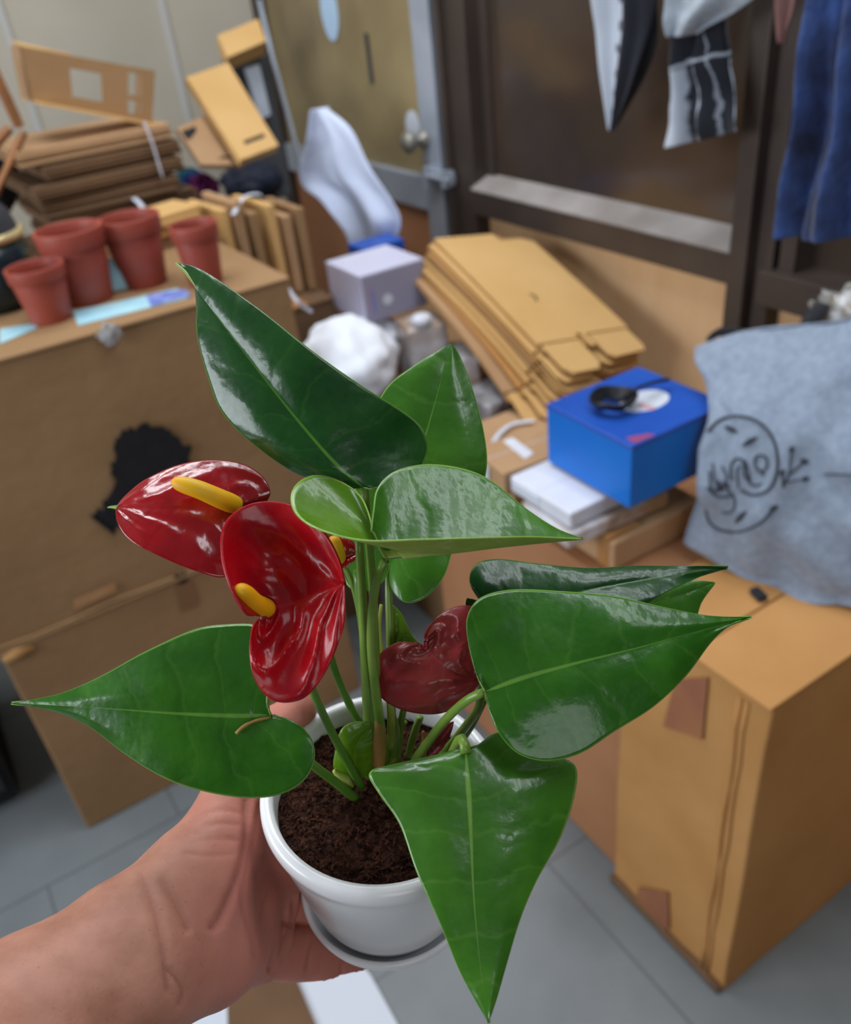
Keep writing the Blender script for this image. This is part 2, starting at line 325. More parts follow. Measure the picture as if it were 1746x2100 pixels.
# right wall : aluminium partition, panes, laminate
root = thing('wall_right', None, None, W(WA, -1, 0)); tag(root, kind=S)
def wb(x, y, a=WA): return float(ata(x, y, a)@B_)
bS0, bS1 = wb(870, 200), wb(915, 300)           # silver door stile
bP0, bP1 = wb(918, 200), wb(985, 300)           # dark post by the door
bQ0, bQ1 = wb(1520, 500), wb(1580, 300)         # right post
MB().abox(WA+.02, WA+.08, WB, bP0, 0, .86).build('lower_panel', M['laminate_red'], root)
MB().abox(WA+.03, WA+.08, bP0, bQ0+.02, 0, .955).build('lower_panel', M['laminate'], root)
MB().abox(WA+.03, WA+.08, bQ0+.02, 1.5, 0, .93).build('lower_panel', M['laminate'], root)
MB().abox(WA-.01, WA+.08, bP0, bP1-.02, 0, 2.7).abox(WA-.03, WA+.03, bP0+.012, bP0+.03, 0, 2.7).build('post', M['brown_metal'], root, bevel=.002)
MB().abox(WA-.03, WA+.08, bQ0, bQ1, 0, 2.7).abox(WA-.005, WA+.08, bQ1, bQ1+.035, 0, 2.7).build('post', M['brown_metal'], root, bevel=.002)
MB().abox(WA-.02, WA+.08, bP1-.02, bQ0, .945, 1.005).build('rail', M['brown_metal'], root, bevel=.002)
MB().abox(WA-.02, WA+.08, bQ1+.02, 1.5, .925, .985).build('rail', M['brown_metal'], root, bevel=.002)
MB().add([W(WA-.022, bP1-.02, 1.006), W(WA-.022, bQ0, 1.006), W(WA+.038, bQ0, 1.03), W(WA+.038, bP1-.02, 1.03), W(WA-.022, bP1-.02, 1.002), W(WA-.022, bQ0, 1.002), W(WA+.038, bQ0, 1.002), W(WA+.038, bP1-.02, 1.002)],
         [(0, 1, 2, 3), (4, 7, 6, 5), (0, 4, 5, 1), (1, 5, 6, 2), (2, 6, 7, 3), (3, 7, 4, 0)]).build('sill', M['dust'], root)
w1 = thing('window_1', None, None, W(WA+.05, -1.4, 1.03)); tag(w1, kind=S)
MB().abox(WA+.038, WA+.044, bP1-.03, bQ0+.01, 1.02, 2.6).build('pane', M['glass_dark'], w1)
MB().abox(WA+.03, WA+.05, bP1-.02, bP1+.012, 1.03, 2.6).build('window_frame', M['brown_metal'], w1)
MB().abox(WA+.047, WA+.07, bP1+.0, bQ0, 1.36, 1.52).abox(WA+.057, WA+.075, bP1, bQ0, 1.60, 1.68).build('shelf_behind_glass', M['wood'], w1)
w2 = thing('window_2', None, None, W(WA+.05, -.4, .99)); tag(w2, kind=S)
MB().abox(WA+.05, WA+.056, bQ1+.03, 1.5, .985, 2.6).build('pane', M['glass_dark'], w2)
xb = wb(1640, 300); MB().abox(WA+.0, WA+.05, xb-.01, xb+.02, .985, 2.6).build('mullion', M['brown_metal'], w2)
# silver door with amber frosted glass
d1 = thing('door_1', None, None, W(WA, -2.3, 0)); tag(d1, kind=S)
z0, z1 = .985, 1.08
MB().abox(WA-.02, WA+.03, bS0, bS1, .0, 2.6).build('door_frame', M['silver'], d1, bevel=.002)
MB().abox(WA-.02, WA+.03, WB+.05, bS0, .92, z0+.02).build('bottom_rail', M['silver'], d1, bevel=.002)
MB().abox(WA+.0, WA+.012, WB+.05, bS0, z0+.02, 2.6).build('pane', M['glass_amber'], d1)
MB().abox(WA-.025, WA+.02, WB+.0, WB+.06, .0, 2.6).build('door_frame', M['brown_metal'], d1)
MB().abox(WA+.0, WA+.01, WB+.06, bS0, 0, .92).build('kick_panel', M['laminate_red'], d1)
p = ata(905, 362, WA-.03); b, z = p@B_, p[2]
MB().abox(WA-.035, WA-.02, b-.06, b+.05, z-.012, z+.012).tube([W(WA-.045, b-.055, z), W(WA-.045, b+.055, z)], .006).abox(WA-.05, WA-.02, b-.055, b-.04, z-.035, z+.02).abox(WA-.05, WA-.02, b+.03, b+.045, z-.02, z+.02).build('door_bolt', M['silver'], d1, bevel=.001)
p = ata(872, 285, WA-.02); b, z = p@B_, p[2]
MB().lathe(W(WA-.02, b, z), -A_, [(.0, 0), (.022, 0), (.022, .01), (.012, .014), (.012, .035), (.024, .04), (.026, .055), (.016, .065), (0, .065)], 24).build('door_knob', mat('worn_metal', (140, 136, 128), rough=.4, metal=.5), d1, smooth=True)
def oval(x, y, a, rb, rz, m, nm, par, th=.002):
    c = ata(x, y, a); pts = [c+B_*rb*math.cos(t)+np.array([0, 0, 1])*rz*math.sin(t) for t in np.linspace(0, 2*math.pi, 28, endpoint=False)]
    return MB().slab(pts, -A_*th).build(nm, m, par)
oval(676, 22, WA-.001, .05, .075, M['white_sticker'], 'sticker', d1)  # flat pale blue oval set on the pane
oval(848, 262, WA-.001, .035, .042, M['paper_white'], 'sticker', d1)
c = ata(758, 120, WA-.001); MB().abox(WA-.004, WA, c@B_-.008, c@B_+.008, c[2]-.06, c[2]+.06).build('scratch_mark', M['darkgrey'], d1)

# ================================================================== CARTONS
def carton(name, label, a0, a1, b0, b1, z0, z1, m, yaw=0, group=None, flaps='a', tape=True, cat='box', gapm=None):
    ca, cb = (a0+a1)/2, (b0+b1)/2
    t = thing(name, label, cat, W(ca, cb, z0), group)
    # body as a grid box so it can sag a little
    mb = MB().abox(a0, a1, b0, b1, z0, z1-.006, yaw); o = mb.build('body', m, t)
    bm = bmesh.new(); bm.from_mesh(o.data); bmesh.ops.subdivide_edges(bm, edges=bm.edges, cuts=7, use_grid_fill=True)
    for v in bm.verts:
        q = v.co*6; n = mnoise.noise_vector(q)
        v.co += n*.0035
    bm.to_mesh(o.data); bm.free(); mod(o, 'BEVEL', width=.004, segments=2, limit_method='ANGLE', angle_limit=1.0)
    g = .002
    if flaps == 'a':
        MB().abox(a0-.001, ca-g, b0-.002, b1+.002, z1-.006, z1-.001, yaw).build('flap', m, t, bevel=.001)
        MB().abox(ca+g, a1+.001, b0-.002, b1+.002, z1-.006, z1, yaw).build('flap', m, t, bevel=.001)
        if tape: MB().abox(ca-.03, ca+.03, b0-.003, b1+.003, z1, z1+.0008, yaw).build('tape', M['tape'], t)
    elif flaps == 'b':
        MB().abox(a0-.007, a1+.002, b0-.001, cb-g, z1-.006, z1-.001, yaw).build('flap', m, t, bevel=.001)
        MB().abox(a0-.007, a1+.002, cb+g, b1+.003, z1-.006, z1, yaw).build('flap', m, t, bevel=.001)
        if tape: MB().abox(a0-.003, a1+.003, cb-.03, cb+.03, z1, z1+.0008, yaw).build('tape', M['tape'], t)
    return t
# right foreground carton
cr = carton('carton', 'tall brown carton at the right edge with purplish tape marks on its side', .70, 1.16, -.70, -.44, 0, .68, M['kraft_orange'], flaps='b', tape=False)
def face_a(x, y, a): return ata(x, y, a)
for pts in ([(1385, 1395), (1452, 1390), (1440, 1518), (1360, 1490)], [(1310, 1820), (1370, 1830), (1372, 1905), (1296, 1890)]):
    MB().slab([face_a(x, y, .6945) for x, y in pts], A_*.002).build('tape_mark', M['tape_red'], cr)
pz = [W(.694, -.485, z) for z in np.linspace(.02, .66, 12)]
MB().tube([p+B_*.002*math.sin(i*1.7)+A_*.0045 for i, p in enumerate(pz)], .0045, 6).tube([p+B_*(.011+.0015*math.sin(i*2.3))+A_*.0045 for i, p in enumerate(pz)], .004, 6).build('crease', M['kraft_orange'], cr, smooth=True)
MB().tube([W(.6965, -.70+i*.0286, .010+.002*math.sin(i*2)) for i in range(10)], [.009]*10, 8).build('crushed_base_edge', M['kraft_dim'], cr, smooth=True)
# carton behind it
c2 = carton('carton', 'rust brown carton behind the tall one, carrying the blue box and its stack', .72, 1.2, -1.27, -.706, 0, .675, M['kraft_rust'], flaps='a', tape=True)
c4 = carton('carton', 'brown carton in the corner under the white foam bag', .84, 1.2, -1.98, -1.30, 0, .70, M['kraft_dark'], flaps='a')
# big left carton : lower and upper
cl = carton('carton', 'lower big brown carton on the floor at the left, under the stained one', -.115, .56, -1.98, -1.447, 0, .515, M['kraft_dark'], flaps='b', tape=False)
cu = carton('carton', 'big brown carton with a black paint blot, terracotta pots standing on it', -.20, .578, -2.0, -1.452, .517, 1.03, M['kraft_dark'], flaps='b', tape=False)
BF = -1.447
def blot(pts, m, nm, par, th=.0015, jit=0, sub=6):
    out = []
    n = len(pts)
    for i in range(n):
        a = np.array(pts[i], float); b = np.array(pts[(i+1) % n], float)
        for k in range(sub):
            q = a+(b-a)*k/sub+np.array([random.uniform(-jit, jit), random.uniform(-jit, jit)]); out.append(atb(q[0], q[1], BF))
    return MB().slab(out, B_*th).build(nm, m, par)
blot([(240, 905), (262, 880), (305, 868), (350, 885), (385, 915), (400, 960), (380, 1010), (330, 1050), (260, 1060), (235, 1095), (222, 1075), (190, 1058), (212, 1040), (236, 1000), (228, 950)], M['black'], 'paint_blot', cu, jit=7)
blot([(358, 1180), (380, 1172), (384, 1192), (366, 1200)], M['black'], 'paint_spot', cu, jit=3)
blot([(356, 1190), (392, 1190), (408, 1240), (372, 1252)], mat('old_tape_patch', (132, 94, 62), rough=.6), 'tape_patch', cl)
blot([(150, 1232), (235, 1195), (238, 1212), (152, 1250)], M['tape'], 'tape_remnant', cu)
# seam bulge & dark recess between the two cartons
MB().tube([W(-.19+i*.07, -1.449, .520+.003*math.sin(i*1.9)) for i in range(12)], .0035, 8).build('worn_lower_edge', M['kraft_dark'], cu, smooth=True)
MB().tube([W(-.115, -1.447, .497), W(-.09, -1.443, .50), W(-.06, -1.446, .498)], [.008, .012, .006], 8).build('torn_corner', M['kraft_edge'], cl, smooth=True)
# crumpled film stuck to the front upper edge
def crumple(name, c, r, m, label=None, cat=None, parent=None, sq=(1, 1, 1), seed=0, sub=4, amp=.35, freq=3., group=None):
    bm = bmesh.new(); bmesh.ops.create_icosphere(bm, subdivisions=sub, radius=1)
    V = []
    for v in bm.verts:
        q = v.co*freq+Vector((seed*3.1, seed, 0)); n = mnoise.noise(q)+.5*mnoise.noise(q*2.3)+.25*abs(mnoise.noise(q*5))
        d = v.co*(1+amp*n)
        V.append(np.array(c)+A_*d.x*r*sq[0]+B_*d.y*r*sq[1]+np.array([0, 0, d.z*r*sq[2]]))
    Fc = [[v.index for v in f.verts] for f in bm.faces]; bm.free()
    o = new(name, V, Fc, m, parent, True)
    if label: tag(o, label, cat, group)
    return o
c = atb(225, 685, BF+.006)
crumple('plastic_film', c, .016, M['foil'], 'crumpled clear film stuck on the front edge of the blotted carton', 'plastic film', sq=(1, .3, 1), seed=2, amp=.6, freq=4)

# ---- pots on the big carton
def terracotta(px, py, z, r, h, label, pot2=None):
    base = atz(px, py, z); base = base + np.array([0, 0, .0005])
    t = thing('flower_pot', label, 'flower pot', base, 'terracotta coloured pots on the big carton')
    n = (0, 0, 1); rb = r*.70
    MB().lathe(base, n, [(0, 0), (rb, 0), (rb+(r-rb)*.72, h*.78), (rb+(r-rb)*.60, h*.78), (rb-.003, .004), (0, .004)], 48).build('body', M['terracotta'], t, smooth=False)
    MB().lathe(base, n, [(rb+(r-rb)*.62, h*.76), (r*.97, h*.76), (r, h), (r*.92, h), (r*.88, h*.78), (rb+(r-rb)*.62, h*.76)], 48).build('rim', M['terracotta'], t, smooth=False)
    for ch in t.children:
        for f in ch.data.polygons: f.use_smooth = True
        mod(ch, 'BEVEL', width=.0012, segments=2, limit_method='ANGLE')
    return t
terracotta(108, 655, 1.03, .049, .095, 'smallest terracotta pot, at the front left of the carton top')
terracotta(186, 615, 1.03, .060, .130, 'large terracotta pot right behind the smallest one')
terracotta(300, 582, 1.03, .057, .125, 'large terracotta pot standing rearmost beside the blue paper')
terracotta(424, 580, 1.03, .043, .108, 'narrow straight terracotta pot farthest right, behind the leaf tip')
# papers on the carton
def paper(name, pts, z, m, label, th=.0012, wave=.0):
    o = MB().slab([atz(x, y, z) for x, y in pts], (0, 0, th)).build(name, m); return tag(o, label, 'paper')
paper('paper_sheet', [(150, 640), (365, 592), (385, 612), (160, 668)], 1.0305, M['paper_blue'], 'pale green blue sheet lying between the pots')
paper('leaflet', [(300, 606), (380, 594), (392, 606), (310, 628)], 1.0325, M['paper_blue2'], 'blue printed leaflet near the carton front edge')
paper('paper_sheet', [(0, 676), (70, 664), (78, 672), (0, 706)], 1.0305, M['paper_blue'], 'light blue sheet under the smallest pot at the left frame edge')
o = MB().slab([atz(218, 600, 1.034), atz(262, 592, 1.034), atz(258, 545, 1.075), atz(222, 530, 1.09)], (0, 0, .0015)).build('paper_strip', M['paper_blue']); tag(o, 'curled pale blue paper piece standing between the two big pots', 'paper')
# dark teal glazed pot at left edge
b0 = atz(5, 628, 1.03)
t = thing('glazed_pot', 'dark teal glazed pot with a gold band at the left frame edge', 'pot', b0)
MB().lathe(b0, (0, 0, 1), [(0, 0), (.055, 0), (.075, .03), (.08, .09), (.074, .12), (.068, .12), (.070, .03), (0, .01)], 40).build('body', M['teal_pot'], t, smooth=True)
MB().lathe(b0, (0, 0, 1), [(.0745, .118), (.0805, .121), (.0805, .132), (.073, .134), (.070, .12), (.0745, .118)], 40).build('band', M['gold'], t, smooth=True)
MB().lathe(b0+np.array([0, 0, .134]), (0, 0, 1), [(.073, 0), (.066, .03), (.045, .055), (.0, .06)], 40).build('lid', M['darkgrey'], t, smooth=True)
# wooden slats at left edge
o = MB().tube([atb(-10, 400, -2.1), atb(50, 270, -2.1)], .008, 4).tube([atb(-40, 330, -2.12), atb(20, 262, -2.12)], .010, 4).tube([atb(-20, 130, -2.14), atb(40, 260, -2.14)], .012, 4).build('wooden_trestle', M['wood']); tag(o, 'thin orange brown wooden slats crossing at the left frame edge', 'wooden rack')

# ---- piles of folded cartons behind
def flat_bundle(ca, cb, z, da, db, dz, m, yaw, label, group=None, name='folded_carton', sheets=1):
    mb = MB(); k = sheets
    for i in range(k):
        zz = z+dz*i/k; j = random.uniform(-.008, .008)
        mb.abox(ca-da/2+j, ca+da/2+j, cb-db/2-j, cb+db/2-j, zz, zz+dz/k*.86, yaw+j)
    o = mb.build(name, m, bevel=.001); tag(o, label, 'folded cardboard box', group); return o
GS = 'strapped pile of folded cartons behind the pots'
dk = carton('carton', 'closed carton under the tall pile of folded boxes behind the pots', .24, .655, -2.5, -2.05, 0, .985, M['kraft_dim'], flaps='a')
names = ['lowest', 'second lowest', 'third from the bottom', 'fourth from the bottom', 'fifth from the bottom', 'second from the top', 'topmost']
for i in range(7):
    flat_bundle(.46+random.uniform(-.015, .015), -2.22+random.uniform(-.012, .012), .988+i*.036, .34-.03*(i % 2), .28, .031, M['kraft_dim'] if i != 6 else M['kraft'], random.uniform(-.09, .09), names[i]+' folded carton bundle in the tall dim pile behind the pots', GS, sheets=4)  # shade on the pile is put into the darker kraft, topmost bundle lighter
def strap_over(pts, r, label, name='strap', flat=.2):
    o = MB().tube(spline(pts, 24), r, 8, flat=flat).build(name, M['strap'], smooth=True); return tag(o, label, 'strap')
strap_over([atb(296, 250, -2.06), atb(312, 290, -2.055), atb(330, 350, -2.055), atb(334, 362, -2.06)], .0055, 'white packing strap hanging down the front of the tall carton pile', flat=.4)
# open sleeve box on top
zt = .988+7*.036
t = thing('open_carton', 'open cardboard sleeve with cut-out holes lying on top of the tall pile', 'box', W(.5, -2.22, zt))
o0, o1 = atb(62, 205, -2.14), atb(312, 252, -2.14); za, zb = atb(40, 95, -2.14), atb(318, 145, -2.14)
def q(u, v, off=0):  # point on front panel
    bot = o0+(o1-o0)*u; top = za+(zb-za)*u; return bot+(top-bot)*v - B_*off
def panel_holes(m, holes, off, th=.004):
    us = sorted({0, 1, *[h[0] for h in holes], *[h[1] for h in holes]}); vs = sorted({0, 1, *[h[2] for h in holes], *[h[3] for h in holes]}); mb = MB()
    for i in range(len(us)-1):
        for j in range(len(vs)-1):
            uc, vc2 = (us[i]+us[i+1])/2, (vs[j]+vs[j+1])/2
            if any(h[0] < uc < h[1] and h[2] < vc2 < h[3] for h in holes): continue
            mb.slab([q(us[i], vs[j], off), q(us[i+1], vs[j], off), q(us[i+1], vs[j+1], off), q(us[i], vs[j+1], off)], -B_*th)
    return mb.build('panel', m, t)
panel_holes(M['kraft_dark'], [(.34, .58, .22, .76), (.79, .90, .10, .36), (.79, .90, .46, .88)], 0)
panel_holes(M['kraft'], [(.40, .70, .05, .8), (.76, .96, .05, .92)], .10)
MB().slab([q(0, 0, 0), q(.0, 1, 0), q(0, 1, .104), q(0, 0, .104)], A_*.004).build('side_panel', M['kraft'], t)
MB().slab([q(0, 1, 0), q(.35, 1, 0), q(.30, 1.02, .09), q(0, 1.06, .09)], (0, 0, .004)).build('flap', M['kraft_yellow'], t)
MB().slab([q(.02, 0, -.05), q(1.0, 0, -.03), q(1, 0, .12), q(.02, 0, .12)], (0, 0, -.005)).build('bottom_panel', M['kraft_yellow'], t)
# long flat carton leaning out, second below it
def quad_box(name, label, p, th, m, cat='box', slots=(), group=None, part='tray'):
    c = sum(np.array(x) for x in p)/4; t = thing(name, label, cat, c, group)
    n = np.cross(np.array(p[1])-np.array(p[0]), np.array(p[3])-np.array(p[0])); n /= np.linalg.norm(n)
    if n@(C_-c) < 0: n = -n
    MB().slab(p, -n*th).build('panel', m, t, bevel=.001)
    for s in slots:
        def bl(u, v): return p[0]*(1-u)*(1-v)+p[1]*u*(1-v)+p[2]*u*v+p[3]*(1-u)*v
        MB().slab([bl(s[0], s[2])+n*.0005, bl(s[1], s[2])+n*.0005, bl(s[1], s[3])+n*.0005, bl(s[0], s[3])+n*.0005], -n*.003).build('slot', M['black'], t)
    return t, n
bb = -2.15
quad_box('mailer_box', 'long yellowish cardboard tray with one dark slot leaning off the pile', [atb(382, 158, bb-.12), atb(468, 128, bb-.16), atb(572, 298, bb+.05), atb(494, 328, bb+.08)], .022, M['kraft_yellow'], slots=[(.30, .82, .83, .87)])
quad_box('mailer_box', 'lower dull cardboard tray with slots lying under the long leaning one', [atb(362, 262, bb-.05), atb(440, 228, bb-.10), atb(500, 338, bb+.02), atb(412, 338, bb+.04)], .012, M['kraft'], slots=[(.05, .75, .12, .35), (.25, .8, .82, .88)])
quad_box('cardboard_piece', 'small folded cardboard flap box standing against the corner post', [atb(446, 72, -2.55), atb(530, 38, -2.55), atb(546, 84, -2.5), atb(466, 118, -2.5)], .05, M['kraft_yellow'])
o = MB().slab([atb(470, 120, -2.62), atb(545, 85, -2.62), atb(600, 400, -2.5), atb(520, 420, -2.5)], -B_*.06).build('display_board', M['darkgrey'], bevel=.003); tag(o, 'dark grey panel standing upright behind the leaning yellowish tray', 'panel')
o = MB().slab([atb(505, 140, -2.55), atb(532, 132, -2.55), atb(556, 235, -2.52), atb(535, 245, -2.52)], -B_*.02).build('grey_strip', M['silver']); tag(o, 'pale grey strip on the dark upright panel in the corner', 'strip')
o = MB().tube([ata(532, 0, 1.18), ata(560, 120, 1.17), ata(618, 335, 1.15)], .007, 8).build('metal_rod', M['silver']); tag(o, 'thin metal rod leaning in the corner beside the amber glass door', 'rod')
# supporting crate rows (behind, dark)
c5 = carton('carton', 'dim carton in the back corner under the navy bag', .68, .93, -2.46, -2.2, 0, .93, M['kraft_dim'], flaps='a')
o = crumple('cloth_bag', atz(515, 372, 1.0), .085, M['navy'], 'dark navy cloth bundle under the leaning yellowish tray', 'bag', sq=(1.0, 1, .6), amp=.2, seed=5)
# yarn
t = thing('yarn_bundle', 'tangled teal and magenta yarn ball beside the tall carton pile', 'yarn', atz(405, 400, 1.03))
for j, (c3, nm) in enumerate(((( 20, 84, 92), 'teal'), ((28, 52, 110), 'blue'), ((110, 30, 90), 'magenta'))):
    m3 = mat('yarn_'+nm, c3, rough=.9, bump=.3); mb = MB(); cc = atz(405+j*14-14, 385+j*8-8, 1.05)
    for k in range(9):
        ax = rng.normal(size=3); ax /= np.linalg.norm(ax); u = np.cross(ax, [0, 0, 1.]); u /= np.linalg.norm(u); v = np.cross(ax, u); rr = .033+.008*rng.random()
        mb.tube([cc+rr*(math.cos(s)*u+math.sin(s)*v)+ax*rng.normal()*.002 for s in np.linspace(0, 6.2, 20)], .005, 6)
    mb.build('strand', m3, t, smooth=True)
# nearer bundle with strap
for i, nm in enumerate(('lower', 'middle', 'upper')):
    flat_bundle(float(atz(290, 432, 1.10)@A_), float(atz(290, 432, 1.10)@B_)+.01*i, 1.031+i*.022, .21, .115, .021, M['kraft_yellow'] if i else M['kraft'], -.25, nm+' folded carton in the low light-coloured bundle just behind the pots', 'low light bundle of folded cartons', sheets=2)
strap_over([atz(262, 398, 1.098), atz(285, 415, 1.1), atz(305, 445, 1.1), atz(312, 462, 1.08)], .006, 'white strap across the low light-coloured bundle')
# folded cartons standing on edge, right of the pots
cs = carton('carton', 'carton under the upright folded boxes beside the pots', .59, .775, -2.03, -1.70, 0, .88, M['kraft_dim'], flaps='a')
lab = ['first', 'second', 'third', 'fourth', 'fifth', 'sixth']
for i in range(6):
    x = 432+i*40; a = .62+i*.028
    pt = [ata(x-18, 420, a), ata(x+22, 400, a), ata(x+22, 545, a), ata(x-16, 575, a)]
    cb = -1.93+.012*i
    a = .595+i*.031; cb = -2.0+.012*i
    o = MB().abox(a, a+.020, cb, cb+.17, .882, 1.085-.008*i+.02*(i % 2), -.10+.04*(i % 3)).build('folded_carton', (M['kraft_yellow'], M['kraft'], M['kraft_dark'])[i % 3], bevel=.004)
    tag(o, lab[i]+' from the left of the folded cartons standing on edge beside the narrow pot', 'folded cardboard box', 'upright folded cartons beside the narrow pot')
strap_over([atz(478, 440, 1.08), atz(500, 405, 1.09), atz(530, 398, 1.09), atz(545, 412, 1.07)], .006, 'white strap looping over the upright folded cartons')
strap_over([atz(590, 590, .99), atz(612, 620, .98), atz(640, 640, .93)], .004, 'thin pale cord hanging off the right corner of the blotted carton')

# ---- white cloth, white box, foam bag
def loft(name, rows, mat_, parent=None, thick=.002, sub=1, uv=True):
    n = len(rows); m_ = len(rows[0]); V = [p for r in rows for p in r]; Fc = []; U = []
    for i in range(n):
        for j in range(m_): U.append((j/(m_-1), i/(n-1)))
    for i in range(n-1):
        for j in range(m_-1): Fc.append((i*m_+j, i*m_+j+1, (i+1)*m_+j+1, (i+1)*m_+j))
    o = new(name, V, Fc, mat_, parent, True, uvs=U)
    if thick: mod(o, 'SOLIDIFY', thickness=thick, offset=0)
    if sub: mod(o, 'SUBSURF', levels=sub, render_levels=sub)
    return o
def drape(name, left, right, fn, mat_, amp=.012, waves=3, seed=0, nr=26, nc=22, thick=.003, fold=None, parent=None, amp_end=None):
    L = spline([fn(*p) for p in left], nr); R = spline([fn(*p) for p in right], nr); rows = []
    for i in range(nr):
        r = []
        t = i/(nr-1)
        for j in range(nc):
            s = j/(nc-1); p = L[i]*(1-s)+R[i]*s; k = amp*(1 if amp_end is None else (1-t)+t*amp_end/amp)
            d = k*math.sin(s*waves*2*math.pi+seed+t*1.3)+.4*k*math.sin(s*waves*4.4*math.pi+seed*2-t*2.1)+k*.6*mnoise.noise(Vector((s*3+seed, t*4, seed)))
            r.append(p-A_*d)
        rows.append(r)
    return loft(name, rows, mat_, parent, thick)
o = drape('white_cloth_bag', [(650, 222), (640, 290), (632, 370), (668, 410), (715, 470), (730, 525)], [(668, 220), (716, 262), (752, 340), (800, 420), (816, 460), (795, 522)], lambda x, y: ata(x, y, 1.0), M['white_cloth'], amp=.016, waves=1.4, seed=1.0)
tag(o, 'white fabric bag hanging down in folds onto the white box', 'bag')
wz = .95
wc = [atz(667, 536, wz), atz(748, 564, wz), atz(866, 528, wz), atz(788, 508, wz)]
a0, b0, a1, b1 = wc[0]@A_, wc[0]@B_, wc[2]@A_, wc[1]@B_
t = thing('small_white_box', 'small white packaging box with a grey printed side on the foam bag', 'box', W((a0+a1)/2, (b0+b1)/2, .845))
MB().abox(a0, a1, b0, b1, .845, wz).build('body', M['lilac'], t, bevel=.002)
MB().abox(a0+.004, a1-.001, b1, b1+.001, .848, wz-.004).build('printed_side', M['lilac_side'], t)
MB().slab([W(a0+.06+.012*math.cos(s), b1+.001, .885+.012*math.sin(s)) for s in np.linspace(0, 6.28, 20, endpoint=False)], B_*.0006).build('bulb_picture', M['paper_white'], t)
for k in range(3): MB().abox(a0+.014+k*.006, a0+.017+k*.006, b1+.001, b1+.0016, .862, wz-.02-k*.01).build('printed_line', mat('blue_print', (120, 130, 190), rough=.5) if k else mat('pink_print', (180, 140, 150), rough=.5), t)
MB().slab([W(a0+.02, b0+.03, wz), W(a1-.02, b0+.03, wz), W(a1-.02, b0+.05, wz), W(a0+.02, b0+.05, wz)], (0, 0, .0006)).build('lid_seam', M['white_card'], t)
o = MB().abox(a1-.05, a1+.06, b0-.10, b0-.02, .86, .945).build('blue_packet', M['blue_lid'], bevel=.003); tag(o, 'small blue packet just behind the white packaging box', 'packet')
o = crumple('foam_bag', (atz(712, 738, .80)), .100, M['foam'], 'round white plastic bag of soft padding under the white box', 'plastic bag', sq=(1.0, 1.15, .85), seed=9, amp=.16, freq=2.2)
o = crumple('padding_bag', (atz(785, 686, .79)), .042, M['foam'], 'small white padding bag tucked behind the big foam bag', 'plastic bag', sq=(1.05, 1.2, .9), seed=4, amp=.18, freq=2)

# ---- wrapped bundles under the leaning pile
def wrapped(x, y, z, sx, sy, sz, m, label, seed, yaw=0, name='wrapped_parcel'):
    c = atz(x, y, z); bm = bmesh.new(); bmesh.ops.create_cube(bm, size=1); bmesh.ops.subdivide_edges(bm, edges=bm.edges, cuts=9, use_grid_fill=True)
    V = []; cy, sn = math.cos(yaw), math.sin(yaw)
    for v in bm.verts:
        n = mnoise.noise_vector(v.co*4+Vector((seed, 0, 0)))*.035; d = v.co+n; a, b = d.x*sx, d.y*sy
        V.append(c+A_*(a*cy-b*sn)+B_*(a*sn+b*cy)+np.array([0, 0, d.z*sz]))
    Fc = [[v.index for v in f.verts] for f in bm.faces]; bm.free()
    return tag(new(name, V, Fc, m, None, True), label, 'parcel')
wrapped(868, 715, .775, .085, .085, .13, M['wrap'], 'upright parcel in shiny clear wrap between foam bag and flat carton pile', 1, .2)
wrapped(940, 760, .735, .08, .10, .09, M['wrap'], 'shiny wrapped parcel with brown paper showing under the flat carton pile', 4, .4)
wrapped(1010, 832, .72, .10, .10, .065, M['grey_wrap'], 'grey bubble wrapped parcel below the flat carton pile', 7, -.1)
o = MB().lathe(atz(866, 664, .845), (0, 0, 1), [(0, 0), (.02, 0), (.022, .012), (.016, .02), (0, .02)], 24)  .build('paper_cup', M['white_card'], smooth=True); tag(o, 'white round cup on the upright clear wrapped parcel', 'cup')
c6 = carton('carton', 'low kraft carton with a white strap, under the small labelled carton', .72, .92, -1.22, -.985, .677, .74, M['kraft'], flaps=None)
MB().tube(spline([atz(1000, 935, .743), atz(1020, 895, .743), atz(1050, 870, .743), atz(1095, 862, .743)], 14), .005, 6, flat=.3).build('strap', M['strap'], c6)
